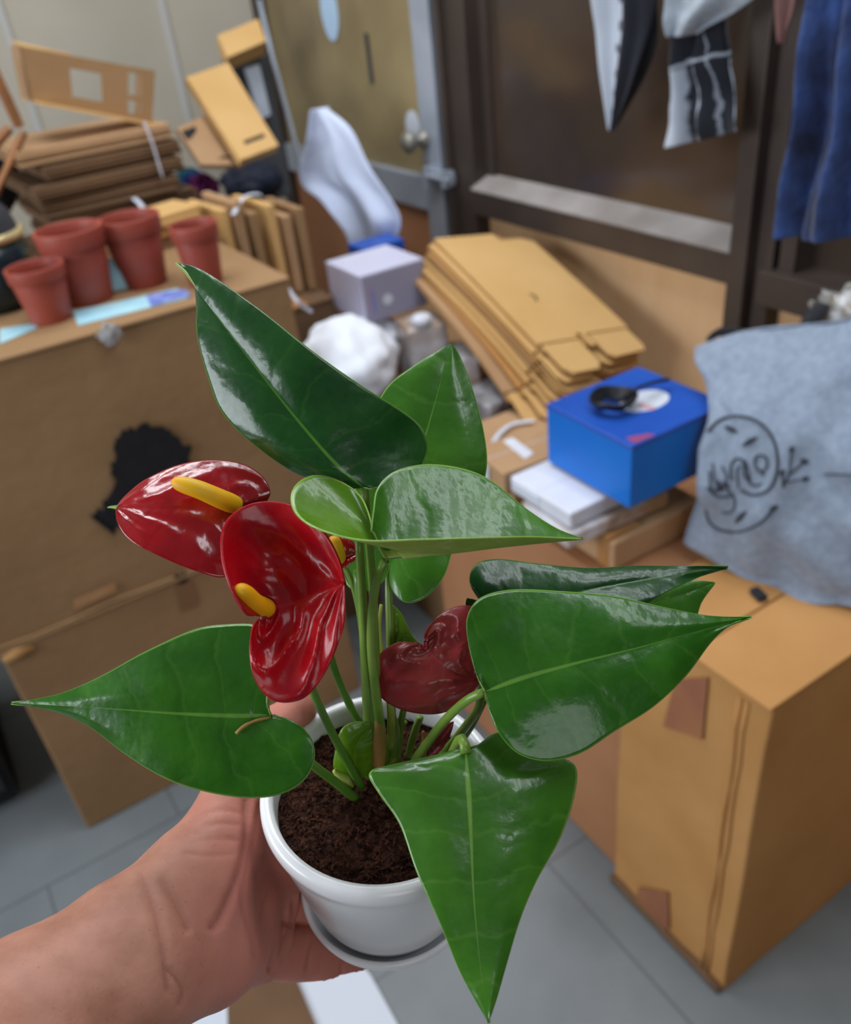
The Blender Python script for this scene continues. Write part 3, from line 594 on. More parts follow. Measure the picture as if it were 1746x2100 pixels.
# ---- leaning pile of flattened cartons
P2, P3, P4 = W(1.2, -1.625, .968), W(1.2, -1.204, .866), W(.934, -1.121, .85); P1 = W(.965, -1.56, .985)
ux = (P4-P1); LX = np.linalg.norm(ux); ux /= LX; uy = P2-P1; uy -= ux*(uy@ux); LY = np.linalg.norm(uy); uy /= LY; un = np.cross(ux, uy); un = un if un[2] > 0 else -un
TH = .0125; NP = 8
ordn = ['topmost', 'second', 'third', 'fourth', 'fifth', 'sixth', 'seventh', 'eighth']
for i in range(NP):
    jx, jy, jr = (0, 0, 0) if i == 0 else (-.012*i*.5+random.uniform(-.012, .012)+.006*i, -.0035*i+random.uniform(-.012, .008), random.uniform(-.03, .05))
    O = P1+ux*jx+uy*jy-un*TH*i
    def fp(u, v, h=0, O=O, jr=jr, i=i):
        x, y = u*LX, v*LY; x, y = x*math.cos(jr)-y*math.sin(jr), x*math.sin(jr)+y*math.cos(jr)
        sag = -.05*max(0, u-.2)**2*(.25+i*.12)
        return O+ux*x+uy*y+un*(h+sag)
    lbl = ('flattened kraft carton on top of the pile leaning on the tan panel' if i == 0 else ordn[i]+(' and lowest' if i == NP-1 else '')+' flattened carton, counting down from the top of the leaning pile')
    t = thing('flattened_carton', lbl, 'folded cardboard box', O, 'leaning pile of flattened cartons')
    th_ = TH*.42
    def sheet(poly, h0, nm, m):
        us = []
        k = len(poly)
        for a in range(k):
            p0, p1 = poly[a], poly[(a+1) % k]; n = max(1, int(max(abs(p1[0]-p0[0]), abs(p1[1]-p0[1]))/.1))
            for s in range(n): us.append((p0[0]+(p1[0]-p0[0])*s/n, p0[1]+(p1[1]-p0[1])*s/n))
        V = [fp(u, v, h0) for u, v in us]+[fp(u, v, h0+th_) for u, v in us]; k = len(us)
        bm = bmesh.new(); vs = [bm.verts.new(v) for v in V]; bm.faces.new(vs[:k][::-1]); bm.faces.new(vs[k:])
        for a in range(k): bm.faces.new((vs[a], vs[(a+1) % k], vs[(a+1) % k+k], vs[a+k]))
        bmesh.ops.triangulate(bm, faces=[f for f in bm.faces if len(f.verts) > 4]); bm.verts.index_update()
        Fc = [[v.index for v in f.verts] for f in bm.faces]; bm.free()
        return new(nm, V, Fc, m, t)
    main = [(0, 0), (.80, 0), (.86, .0), (.86, .42), (.83, .42), (.83, .48), (.92, .48), (.92, .52), (.84, .52), (.84, 1.0), (.10, 1.0), (.06, .90), (.06, .72), (.12, .70), (.12, .66), (0, .64)]
    sheet(main, 0, 'panel', (M['kraft_yellow'], M['kraft_yellow'], M['kraft_orange'], M['kraft'])[i % 4])
    fl = [(.87, .03), (1.02, .03), (1.06, .08), (1.06, .34), (1.02, .40), (.87, .40)]
    sheet(fl, -.0006, 'flap', M['kraft_yellow'])
    sheet([(.85, .54), (.99, .56), (1.01, .60), (1.0, .93), (.97, .97), (.85, .97)], -.0004, 'flap', M['kraft_yellow'])
    sheet([(-.01, .0), (.9, .01), (.9, .92), (-.01, .60)], -th_-.001, 'panel', M['kraft_edge'])
    if i == 0:
        for s, r_ in ((.55, .010),):
            MB().tube([fp(s+.025*math.cos(k), .36+.03*math.sin(k), th_+.0004) for k in np.linspace(0, 3.0, 9)], .0022, 5).build('thumb_cut', M['black'], t)

# ---- boxes under the blue box, blue box
gz = .677
s1 = carton('kraft_parcel', 'kraft parcel under the white flat boxes, resting on the rust brown carton', .74, .93, -.98, -.765, gz, .735, M['kraft'], flaps=None, tape=False)
MB().abox(.7385, .80, -.80, -.775, gz, .736).build('clear_tape', M['tape'], s1)
def tray(name, label, pts, z0, h, m, extra=0):
    n = np.array([0, 0, h]); t = thing(name, label, 'box', sum(atz(x, y, z0) for x, y in pts)/len(pts))
    MB().slab([atz(x, y, z0) for x, y in pts], n).build('body', m, t, bevel=.002); return t
def wtray(label, a0, a1, b0, b1, z0, h, yaw, m=None):
    t = thing('white_carton', label, 'box', W((a0+a1)/2, (b0+b1)/2, z0))
    MB().abox(a0, a1, b0, b1, z0, z0+h, yaw).build('body', m or M['white_card'], t, bevel=.003)
    MB().abox(a0-.002, a0+.0, b0+.005, (b0+b1)/2, z0+h*.2, z0+h*.8, yaw).abox(a0, a1, b0+(b1-b0)*.45, b0+(b1-b0)*.46, z0+h, z0+h+.0006, yaw).build('seam', M['paper_white'], t)
    return t
wtray('grey white wrapped flat carton, directly below the brighter white one under the blue box', .675, .87, -.905, -.785, .737, .024, .06, M['wrap'])
wtray('bright white folded carton directly under the front corner of the blue box', .685, .87, -.945, -.80, .763, .028, .0)
wt = wtray('small kraft carton with a white label strip, just left of the bright blue box', .69, .83, -1.06, -.955, .742, .045, .10, M['kraft'])
wt.name = 'kraft_parcel'
MB().slab([atz(x, y, .7872) for x, y in ((1032, 905), (1052, 898), (1095, 930), (1078, 942))], (0, 0, .001)).build('label_strip', M['white_card'], wt)
bx = thing('blue_box', 'bright blue box with a darker printed lid, black cable lying on it', 'box', W(.85, -.84, .80))
MB().abox(.752, .945, -.932, -.748, .797, .893).build('body', M['blue'], bx, bevel=.0015)
MB().abox(.7515, .9455, -.9325, -.7475, .893, .900).build('lid', M['blue_lid'], bx, bevel=.0015)
c = atz(1322, 822, .9); MB().slab([c+A_*.042*math.cos(s)+B_*.030*math.sin(s) for s in np.linspace(0, 6.28, 40, endpoint=False)], (0, 0, .0006)).build('round_label', M['paper_white'], bx)
c = atz(1300, 897, .9); MB().slab([atz(x, y, .9) for x, y in ((1284, 898), (1302, 909), (1345, 893), (1330, 890))], (0, 0, .0006)).build('red_print', mat('pink_red_print', (150, 70, 110), rough=.5), bx)
MB().slab([atz(x, y, .9007) for x, y in ((1312, 826), (1345, 835), (1340, 842), (1308, 834))], (0, 0, .0006)).build('label_print', mat('pink_print2', (206, 160, 170), rough=.5), bx)
mb = MB(); cc = atz(1258, 828, .908)
for k in range(5):
    rr = .020+.003*k; mb.tube([cc+A_*rr*math.cos(s)*1.1+B_*rr*math.sin(s)+np.array([0, 0, .003*k+.002*math.sin(3*s)]) for s in np.linspace(0, 6.28, 28)], .0028, 6)
mb.tube(spline([cc+A_*.02, atz(1300, 800, .925), atz(1340, 785, .92), atz(1372, 778, .915)], 12), .003, 6)
o = mb.build('cable_coil', M['cable'], smooth=True); tag(o, 'black cable coil lying on the blue box lid', 'cable')

# ---- tote bag leaning on the wall
tb_left = [(1432, 708, .98), (1452, 780, .93), (1462, 860, .885), (1446, 930, .875), (1442, 1000, .87), (1416, 1080, .86), (1404, 1152, .85)]
tb_right = [(1930, 600, 1.10), (1930, 740, 1.08), (1930, 850, 1.06), (1930, 950, 1.03), (1930, 1050, 1.0), (1930, 1160, .98), (1930, 1262, .95)]
Lb = spline([ata(*p) for p in tb_left], 34); Rb = spline([ata(*p) for p in tb_right], 34)
Lb[:, 2] = np.maximum(Lb[:, 2], .70)
rows = []; back = []
for i in range(34):
    t = i/33; r = []; bk = []
    for j in range(34):
        s = j/33; p = Lb[i]*(1-s)+Rb[i]*s
        p = p-np.array([0, 0, 1])*(.035*math.sin(s*math.pi)*(t**3))+np.array([0, 0, .008*math.sin(s*7)*(1-t)**3])
        bul = math.sin(min(s*1.6, 1)*math.pi/2)**.6*math.sin(min(1, .10+t*.95)*math.pi)**.5*.055
        wr = .026*mnoise.noise(Vector((s*3.5+t*2, t*5-s*3, 3)))+.006*abs(mnoise.noise(Vector((s*3+t*5, t*3, 5))))+.004*math.sin((s*2.2+t*1.1)*9+3*mnoise.noise(Vector((s*2, t*2, 8))))*math.sin(s*3.14)+.004*abs(mnoise.noise(Vector((s*9, t*5, 1))))
        r.append(p-A_*(bul+wr)); bk.append(p+A_*(.035*math.sin(t*math.pi)**.5*math.sin(s*math.pi)**.5))
    rows.append(r); back.append(bk)
tote = thing('tote_bag', 'grey canvas tote bag with a charcoal circular print leaning on the wall', 'bag', Lb[-1])
o = loft('front_panel', rows, M['tote'], tote, .003); loft('back_panel', back, M['tote'], tote, .003)
# side gusset to close
loft('side_seam', [[rows[i][0], (rows[i][0]+back[i][0])/2-B_*.006, back[i][0]] for i in range(34)], M['tote'], tote, .003)
V = [tuple(p) for r in rows for p in r]; Fc = [(i*34+j, i*34+j+1, (i+1)*34+j+1, (i+1)*34+j) for i in range(33) for j in range(33)]
bv = BVHTree.FromPolygons([Vector(v) for v in V], Fc)
def on_surf(x, y, off):
    d = Vector(ray(x, y)).normalized(); h, n, i, dd = bv.ray_cast(Vector(C_), d)
    return None if h is None else np.array(h-d*off)
def stroke(pts, wid, nm='printed_line', n=None, taper=False):
    pp = spline([(x, y, 0) for x, y in pts], n or max(8, len(pts)*5)); L = []; R = []
    for i in range(len(pp)):
        t = pp[min(i+1, len(pp)-1)]-pp[max(i-1, 0)]; t = t[:2]/(np.linalg.norm(t[:2])+1e-9); nn = np.array([-t[1], t[0]])*wid/2*(math.sin(math.pi*(i+.5)/len(pp)) if taper else 1)
        a, b = on_surf(*(pp[i][:2]+nn), .0035), on_surf(*(pp[i][:2]-nn), .0035)
        if a is not None and b is not None: L.append(a); R.append(b)
    if len(L) < 2: return
    o = loft(nm, [[L[i], R[i]] for i in range(len(L))], M['ink'], PR, .0012, 0)
PR = bpy.data.objects.new('print', None); COL.objects.link(PR); PR.parent = tote
mbp = []
S_ = [([(1452, 885), (1475, 862), (1510, 853), (1550, 862), (1580, 890), (1594, 930), (1592, 975), (1575, 1005), (1545, 1015), (1520, 1005)], 5),
      ([(1448, 1045), (1455, 1070), (1480, 1088), (1520, 1090), (1560, 1072), (1585, 1045)], 4.5),
      ([(1500, 985), (1500, 955), (1512, 940), (1525, 948), (1528, 975), (1545, 995), (1562, 992)], 4), ([(1515, 1000), (1512, 965), (1518, 955)], 3), ([(1538, 985), (1534, 962), (1528, 945)], 3),
      ([(1548, 955), (1550, 938), (1562, 933), (1573, 942), (1572, 960), (1560, 966), (1549, 957)], 4), ([(1560, 966), (1568, 975)], 4),
      ([(1455, 965), (1458, 1000), (1470, 1005), (1474, 985), (1480, 1008), (1490, 990), (1495, 1012)], 3.2), ([(1462, 950), (1466, 985), (1478, 1000)], 3), ([(1450, 1000), (1470, 1018), (1500, 1018)], 3.5),
      ([(1470, 1010), (1490, 980), (1480, 955)], 2.6), ([(1500, 1010), (1508, 1030), (1500, 1050), (1480, 1052)], 3),
      ([(1605, 1000), (1618, 975), (1640, 955), (1652, 945)], 3.2), ([(1618, 975), (1622, 940), (1624, 925)], 2.6), ([(1612, 990), (1635, 985), (1652, 982)], 2.6), ([(1606, 1002), (1604, 975)], 2.6)]
for pts, wd in S_: stroke(pts, wd)
for (x, y, dx, dy) in ((1500, 880, 14, 7), (1538, 905, 15, -9), (1520, 1060, 12, -13), (1650, 946, 8, 4), (1624, 922, 1, -7), (1652, 982, 8, 0), (1587, 1042, 8, -6), (1604, 970, 0, -8)):
    stroke([(x-dx, y-dy), (x, y), (x+dx, y+dy)], 11, 'printed_leaf', n=9, taper=True)
stroke([(1690, 972), (1746, 975), (1790, 980)], 3)
# strap & plastic
tb = spline([ata(1640, 690, 1.05), ata(1668, 655, 1.06), ata(1686, 622, 1.08), ata(1668, 640, 1.14), ata(1640, 700, 1.15)], 16)
loft('handle', [[p-B_*.012, p+B_*.012] for p in tb], M['black_cloth'], tote, .003, 0)
loft('handle', [[p-np.array([0, 0, .008]), p+np.array([0, 0, .008])] for p in spline([ata(1450, 700, 1.10), ata(1480, 680, 1.10), ata(1560, 688, 1.10), ata(1640, 676, 1.10)], 12)], M['black_cloth'], tote, .003, 0)
crumple('plastic_film', ata(1765, 655, 1.10), .055, M['foil'], 'crinkled clear film poking out of the top of the tote bag', 'plastic film', sq=(.5, 1.3, .7), seed=6, amp=.35, freq=4)
o = MB().abox(.845, .86, -.60, -.575, .6815, .690, .3).build('bag_buckle', M['black_cloth'], tote, bevel=.002)

# ---- hanging clothes
fa = lambda a: (lambda x, y: ata(x, y, a))
t = thing('plaid_shirt', 'grey and navy plaid cloth hanging to a narrow point on the left of the window', 'clothing', ata(1270, 0, 1.15))
drape('cloth', [(1216, -160), (1224, 0), (1236, 150), (1250, 268)], [(1345, -160), (1335, 0), (1300, 150), (1256, 272)], fa(1.16), M['plaid_a'], amp=.016, waves=1.6, seed=.3, parent=t, amp_end=.003)
drape('lining', [(1290, -160), (1285, 0), (1270, 140), (1254, 262)], [(1362, -160), (1350, 0), (1340, 110), (1262, 262)], fa(1.19), M['black_cloth'], amp=.006, waves=1.2, seed=1.3, parent=t)
t = thing('plaid_shirt', 'wider plaid cloth with a grey hem hanging beside the narrow one', 'clothing', ata(1440, 0, 1.15))
drape('sleeve', [(1368, -160), (1366, 0), (1368, 78)], [(1560, -160), (1556, -20), (1420, 72)], fa(1.13), mat('grey_cloth', (142, 150, 160), rough=.9, col2=(156, 164, 174), nscale=80, bump=.3, bscale=30), amp=.012, waves=1.3, seed=2, parent=t)
drape('cloth', [(1378, 40), (1374, 140), (1366, 230), (1358, 306)], [(1472, 20), (1485, 120), (1500, 200), (1508, 272)], fa(1.16), M['plaid_b'], amp=.018, waves=2.2, seed=4, parent=t)
t = thing('jeans', 'dark blue denim trousers hanging at the right frame edge', 'clothing', ata(1690, 0, 1.13))
drape('leg', [(1690, -160), (1678, 0), (1655, 190), (1620, 360), (1597, 488)], [(1900, -160), (1900, 0), (1900, 200), (1880, 360), (1860, 505)], fa(1.12), M['denim'], amp=.020, waves=2.5, seed=1, parent=t, nc=34, thick=.004)
L1 = spline([ata(x, y, 1.10) for x, y in ((1710, -100), (1698, 60), (1690, 200), (1664, 350), (1640, 480))], 20)
o = drape('pink_garment', [(1588, -160), (1588, 0), (1600, 88)], [(1640, -160), (1628, 0), (1606, 92)], fa(1.17), M['pink_cloth'], amp=.006, waves=1, seed=5); tag(o, 'dull pink garment corner hanging between the plaid cloth and the jeans', 'clothing')

o = crumple('dark_cloth', atb(-20, 350, -2.42), .075, M['black_cloth'], 'black cloth heap behind the wooden slats at the left frame edge', 'cloth', sq=(.8, .5, 1.2), seed=3, amp=.2)  # black crumpled shape added as dark backing at the left edge
cb_ = thing('dark_cabinet', 'black cabinet standing on the floor at the left frame edge', 'cabinet', W(-.62, -1.52, 0))  # added blocker keeping window light off the left floor
MB().abox(-.92, -.215, -2.25, -1.62, .03, .95).build('body', M['black'], cb_, bevel=.004)
MB().abox(-.90, -.235, -1.618, -1.61, .06, .92).build('door', M['darkgrey'], cb_, bevel=.002)
MB().abox(-.90, -.235, -2.2, -1.64, 0, .03).build('plinth', M['darkgrey'], cb_)
# ---- paper on the floor, bottom
def fl(pts, z, th, nm, m, label, cat): return tag(MB().slab([atz(x, y, z) for x, y in pts], (0, 0, th)).build(nm, m), label, cat)
fl([(330, 2180), (250, 2100), (420, 1990), (475, 1995), (470, 2180)], .001, .002, 'white_sheet', M['paper_white'], 'white sheet on the floor below the wrist, left of the brown strip', 'paper')
fl([(470, 2200), (465, 1960), (580, 1940), (690, 2200)], .004, .004, 'cardboard_strip', M['kraft_dim'], 'brown cardboard strip lying on the floor between white sheets', 'cardboard')
fl([(690, 2200), (575, 1960), (700, 1930), (760, 2000), (870, 2200)], .001, .002, 'white_sheet', M['paper_white'], 'white sheet on the floor right of the brown strip', 'paper')

# ================================================================== POTTED ANTHURIUM
PN = np.array([.08, -.03, 1.0]); PN = PN/np.linalg.norm(PN)
PC = P(782, 1598, .385)                                     # rim centre
HP = .090
plant = thing('potted_anthurium', 'red flowering anthurium in a small white self-watering pot held in a hand', 'potted plant', PC-PN*HP)
pot = MB().lathe(PC-PN*HP, PN, [(0, .004), (.032, .004), (.0375, .008), (.0395, .014), (.0430, .030), (.0480, .052), (.0518, .070), (.0532, .0765), (.0545, .079), (.0552, .082), (.0550, .085), (.0538, .0872), (.0515, .0880), (.0495, .0872), (.0487, .084), (.0478, .07), (.040, .03), (0, .02)], 96).build('pot', M['ceramic'], plant, smooth=True)
MB().lathe(PC-PN*HP, PN, [(0, -.002), (.037, -.002), (.0405, .001), (.0430, .006), (.0442, .0105), (.0438, .0122), (.0420, .0122), (.0405, .008), (.034, .003), (0, .003)], 96).build('saucer', M['ceramic'], plant, smooth=True)
# soil : lumpy disc
uu = np.cross(PN, [0, 1., 0]); uu /= np.linalg.norm(uu); vv = np.cross(PN, uu)
V = []; Fc = []; NR, NS = 36, 110
for i in range(NR+1):
    r = .0484*i/NR
    for k in range(NS):
        an = 2*math.pi*k/NS; x, y = r*math.cos(an), r*math.sin(an)
        h = -.012+.003*mnoise.noise(Vector((x*60, y*60, 1)))+.0022*mnoise.noise(Vector((x*220, y*220, 2)))+.0014*abs(mnoise.noise(Vector((x*520, y*520, 2))))-.003*(r/.0484)**4
        V.append(PC+uu*x+vv*y+PN*h)
for i in range(NR):
    for k in range(NS): k2 = (k+1) % NS; Fc.append((i*NS+k, i*NS+k2, (i+1)*NS+k2, (i+1)*NS+k))
soil = new('soil', V, Fc, M['soil'], plant, True, merge=1e-6)
mb = MB()
for k in range(1500):
    r = .047*math.sqrt(random.random()); an = random.random()*6.283; x, y = r*math.cos(an), r*math.sin(an)
    h = -.0112+.003*mnoise.noise(Vector((x*60, y*60, 1)))-.003*(r/.0484)**4
    c = PC+uu*x+vv*y+PN*(h+.0006*random.random()); d = rng.normal(size=3); d /= np.linalg.norm(d); e = np.cross(d, rng.normal(size=3)); e /= np.linalg.norm(e)
    l, w_ = random.uniform(.0006, .0026), random.uniform(.0003, .0009); e2 = np.cross(d, e)
    mb.add([c+d*l, c+e*w_, c+e2*w_, c-e*w_, c-e2*w_, c-d*l], [(0, 1, 2), (0, 2, 3), (0, 3, 4), (0, 4, 1), (5, 2, 1), (5, 3, 2), (5, 4, 3), (5, 1, 4)])
ch = mb.build('coir_chips', M['chip'], soil, recalc=False); ch['kind'] = 'stuff'

def blade(name, mid, L, R, mats, parent, N=54, K=12, fan=1.7, cup=0., bulge=0., ridges=0, ridge_amp=0., wave=0., flip=False, thick=.0006, seed=0, label=None, rim=0., half=0):
    mid = spline(pix(mid), 80); L = spline(pix(L), N); R = spline(pix(R), N)
    sm = np.linspace(0, 1, 80)
    V = []; U = []; cols = 2*K+1
    cen = mid.mean(0)
    # reference normal : roughly the fitted plane, toward the camera
    pts = np.vstack([L, R, mid]); _, _, vh = np.linalg.svd(pts-pts.mean(0)); nr = vh[2]
    if nr@(C_-cen) < 0: nr = -nr
    for i in range(N):
        t = i/(N-1); tm = t**fan
        m_ = np.array([np.interp(tm, sm, mid[:, k]) for k in range(3)])
        for j in range(-K, K+1):
            s = abs(j)/K; e = L[i] if j < 0 else R[i]
            p = m_*(1-s)+e*s
            wd = np.linalg.norm(e-m_)
            prof = 4*s*(1-s)
            d = (bulge if not isinstance(bulge, tuple) else bulge[0 if j < 0 else 1])*prof*wd
            if ridges:
                ph = (t*ridges*.55+s*2.3+.35*mnoise.noise(Vector((t*5, s*2, seed))))*2*math.pi
                d += ridge_amp*(1-2*abs(math.sin(ph/2)))*math.sin(math.pi*s)**.8*(1-t**6)*(.6 if j < 0 else 1)
                d += ridge_amp*.5*mnoise.noise(Vector((t*9+seed, s*5, seed+(j < 0)*7)))*math.sin(math.pi*s)
            if rim: d += -rim*max(0, (s-.72)/.28)**2*wd
            if wave: d += wave*mnoise.noise(Vector((t*4+seed, j/K*1.5, seed)))*s
            V.append(p+nr*d); U.append((j/K, t))
    Fc = []
    for i in range(N-1):
        for j in range(cols-1): Fc.append((i*cols+j, i*cols+j+1, (i+1)*cols+j+1, (i+1)*cols+j))
    V = np.array(V); f = Fc[len(Fc)//2]
    nrm = np.zeros(3)
    for f in Fc: nrm += np.cross(V[f[1]]-V[f[0]], V[f[3]]-V[f[0]])
    if (nrm@nr < 0) != flip: Fc = [q[::-1] for q in Fc]
    o = new(name, V, Fc, mats, parent, True, uvs=U, recalc=False, merge=1e-6)
    if half:
        ul = o.data.uv_layers[0].data
        for f in o.data.polygons:
            if sum(ul[l].uv[0] for l in f.loop_indices) > 0: f.material_index = half
    mod(o, 'SUBSURF', levels=1, render_levels=1)
    mod(o, 'SOLIDIFY', thickness=thick, offset=-1, material_offset=1 if isinstance(mats, list) and len(mats) > 1 else 0, material_offset_rim=0)
    if label: o['label'] = label
    return o
def stalk(name, pts, r, m, parent, n=22, label=None):
    p = spline(pix(pts), n); rr = np.interp(np.linspace(0, 1, n), np.linspace(0, 1, len(r)), r) if hasattr(r, '__len__') else [r]*n
    o = MB().tube(p, rr, 12).build(name, m, parent, smooth=True)
    if label: o['label'] = label
    return o
def spadix(pts, r, parent, nm='spadix'):
    p = spline(pix(pts), 30); k = np.linspace(0, 1, 30); rr = r*np.sqrt(np.clip(1-((k-.46)/.545)**6, .0, 1))*(1.06-.22*k)
    rr = np.maximum(rr, r*.12)
    return MB().tube(p, rr, 20).build(nm, M['spadix'], parent, smooth=True)
DK, GR, MI, UN = M['leaf_dark'], M['leaf'], M['leaf_mid'], M['leaf_under']
# --- 1: tall dark leaf, upper left
l1 = blade('leaf', [(745, 1000, .328), (690, 955, .326), (625, 880, .327), (545, 780, .330), (460, 670, .336), (400, 590, .345), (362, 541, .352)],
      [(745, 1000, .328), (700, 1005, .332), (650, 985, .334), (600, 968, .334), (520, 912, .334), (455, 845, .336), (425, 770, .338), (405, 690, .342), (403, 620, .347), (392, 565, .350), (362, 541, .352)],
      [(745, 1000, .328), (800, 1002, .329), (850, 975, .336), (878, 925, .343), (866, 878, .344), (820, 840, .336), (740, 790, .330), (640, 720, .328), (540, 640, .332), (450, 575, .340), (400, 548, .348), (362, 541, .352)],
      [DK, UN], plant, bulge=.10, wave=.002, seed=1, label='large dark leaf reaching up and left')
stalk('petiole', [(748, 1000, .329), (752, 1060, .334), (764, 1200, .345), (772, 1400, .370), (770, 1540, .390)], [.0016, .0018, .0022], M['stem'], l1)
# --- 2: rear leaf pointing up
l2 = blade('leaf', [(800, 1140, .375), (835, 1020, .372), (880, 870, .374), (905, 780, .378), (926, 704, .384)],
      [(800, 1140, .375), (790, 1190, .370), (740, 1215, .368), (705, 1190, .370), (700, 1120, .373), (715, 1020, .376), (745, 900, .378), (790, 800, .380), (850, 750, .381), (895, 722, .383), (926, 704, .384)],
      [(800, 1140, .375), (800, 1200, .368), (830, 1236, .362), (875, 1225, .362), (912, 1180, .364), (932, 1120, .368), (975, 1040, .372), (999, 960, .374), (992, 880, .376), (968, 790, .379), (942, 725, .383), (926, 704, .384)],
      [MI, UN], plant, bulge=.06, wave=.002, seed=2, label='mid green leaf pointing straight up behind the dark one')
stalk('petiole', [(800, 1140, .377), (797, 1200, .376), (800, 1290, .378), (802, 1400, .384), (805, 1550, .397)], [.0015, .002, .0022], M['stem'], l2)
# --- 3: folded shiny leaf, centre
l3 = blade('leaf', [(792, 1152, .312), (850, 1146, .312), (930, 1134, .313), (1020, 1122, .316), (1110, 1112, .320), (1195, 1104, .326)],
      [(762, 1092, .312), (768, 1040, .318), (776, 1000, .324), (810, 966, .330), (875, 950, .335), (950, 960, .338), (1010, 985, .337), (1080, 1040, .333), (1140, 1082, .329), (1195, 1104, .326)],
      [(762, 1092, .312), (757, 1060, .316), (735, 1010, .323), (690, 980, .327), (640, 972, .326), (602, 998, .320), (600, 1040, .312), (640, 1078, .303), (740, 1107, .297), (860, 1105, .298), (980, 1100, .303), (1090, 1098, .311), (1195, 1104, .326)],
      [MI, UN, M['leaf_lobe'], UN], plant, fan=1.5, bulge=-.05, wave=.0015, seed=3, half=2, label='glossy folded leaf in the middle pointing right')
stalk('petiole', [(790, 1150, .313), (775, 1180, .318), (765, 1240, .328), (762, 1330, .345), (775, 1450, .370), (790, 1560, .392)], [.0017, .002, .0024], M['stem'], l3)
# --- 4: left leaf
l4 = blade('leaf', [(556, 1468, .345), (470, 1468, .344), (360, 1463, .345), (250, 1455, .348), (130, 1447, .354), (24, 1442, .362)],
      [(556, 1468, .345), (548, 1440, .344), (560, 1380, .345), (562, 1310, .349), (530, 1282, .352), (470, 1280, .353), (400, 1290, .353), (300, 1335, .352), (210, 1385, .354), (130, 1420, .357), (70, 1434, .359), (24, 1442, .362)],
      [(556, 1468, .345), (590, 1472, .343), (632, 1500, .340), (648, 1545, .340), (630, 1595, .341), (580, 1628, .342), (510, 1636, .343), (420, 1622, .344), (340, 1595, .345), (255, 1545, .349), (180, 1490, .353), (110, 1460, .357), (24, 1442, .362)],
      [GR, UN], plant, bulge=.07, wave=.002, seed=4, label='broad leaf pointing left over the wrist')
stalk('petiole', [(558, 1470, .347), (600, 1530, .352), (650, 1575, .365), (690, 1605, .378), (730, 1638, .392)], [.0016, .002, .0022], M['stem_dark'], l4)
MB().tube(spline(pix([(556, 1471, .3435), (525, 1478, .342), (500, 1490, .341), (485, 1504, .341)]), 10), [.0006]*6+[.0008]*4, 8).build('dried_tendril', M['sheath'], l4, smooth=True)
# --- 5: right leaf
l5 = blade('leaf', [(996, 1418, .335), (1080, 1388, .334), (1190, 1358, .336), (1310, 1328, .340), (1430, 1295, .346), (1540, 1266, .354)],
      [(996, 1418, .335), (975, 1380, .337), (960, 1320, .340), (958, 1265, .343), (985, 1225, .346), (1050, 1208, .348), (1150, 1212, .348), (1260, 1222, .347), (1360, 1245, .348), (1450, 1262, .350), (1540, 1266, .354)],
      [(996, 1418, .335), (1000, 1450, .333), (1020, 1500, .331), (1060, 1545, .330), (1120, 1561, .330), (1190, 1545, .331), (1260, 1500, .333), (1340, 1450, .337), (1410, 1385, .342), (1460, 1318, .347), (1495, 1285, .350), (1540, 1266, .354)],
      [GR, UN], plant, bulge=.06, wave=.0025, seed=5, label='large leaf pointing right with a pale vein')
stalk('petiole', [(996, 1418, .337), (960, 1435, .342), (915, 1475, .355), (880, 1520, .372), (850, 1560, .390)], [.0018, .002, .0022], M['stem'], l5)
# --- 6: bottom leaf hanging over the rim
l6 = blade('leaf', [(955, 1535, .338), (960, 1610, .330), (965, 1720, .320), (972, 1850, .310), (985, 1980, .303), (1003, 2098, .297)],
      [(955, 1535, .338), (930, 1538, .341), (880, 1552, .340), (800, 1570, .338), (755, 1585, .336), (775, 1625, .332), (820, 1690, .325), (855, 1790, .315), (900, 1890, .309), (940, 1985, .304), (975, 2050, .300), (1003, 2098, .297)],
      [(955, 1535, .338), (985, 1530, .342), (1010, 1505, .346), (1060, 1505, .350), (1130, 1545, .349), (1182, 1570, .345), (1178, 1640, .338), (1150, 1720, .329), (1105, 1800, .319), (1070, 1880, .311), (1040, 1980, .304), (1020, 2050, .300), (1003, 2098, .297)],
      [MI, UN], plant, bulge=.07, wave=.002, seed=6, fan=1.5, label='pointed leaf drooping over the front rim')
stalk('petiole', [(956, 1545, .336), (952, 1522, .338), (944, 1516, .342), (930, 1540, .350), (900, 1600, .370), (850, 1590, .392)], [.0022, .0018, .0018], M['stem'], l6)
# --- 7: rear right leaf
l7 = blade('leaf', [(1010, 1262, .372), (1090, 1240, .372), (1200, 1212, .374), (1320, 1190, .378), (1410, 1175, .382), (1492, 1165, .388)],
      [(1010, 1262, .372), (985, 1235, .373), (962, 1195, .374), (975, 1158, .377), (1020, 1146, .380), (1100, 1156, .381), (1200, 1163, .381), (1300, 1158, .382), (1400, 1163, .385), (1492, 1165, .388)],
      [(1010, 1262, .372), (1020, 1310, .366), (1080, 1340, .362), (1180, 1320, .364), (1270, 1275, .368), (1340, 1232, .373), (1400, 1198, .378), (1440, 1180, .383), (1492, 1165, .388)],
      [DK, UN], plant, bulge=.08, wave=.003, seed=7, label='dark leaf behind the large right one')
stalk('petiole', [(1010, 1264, .374), (990, 1330, .380), (985, 1440, .385), (955, 1490, .392), (900, 1560, .402)], [.0016, .002, .0022], M['stem'], l7)
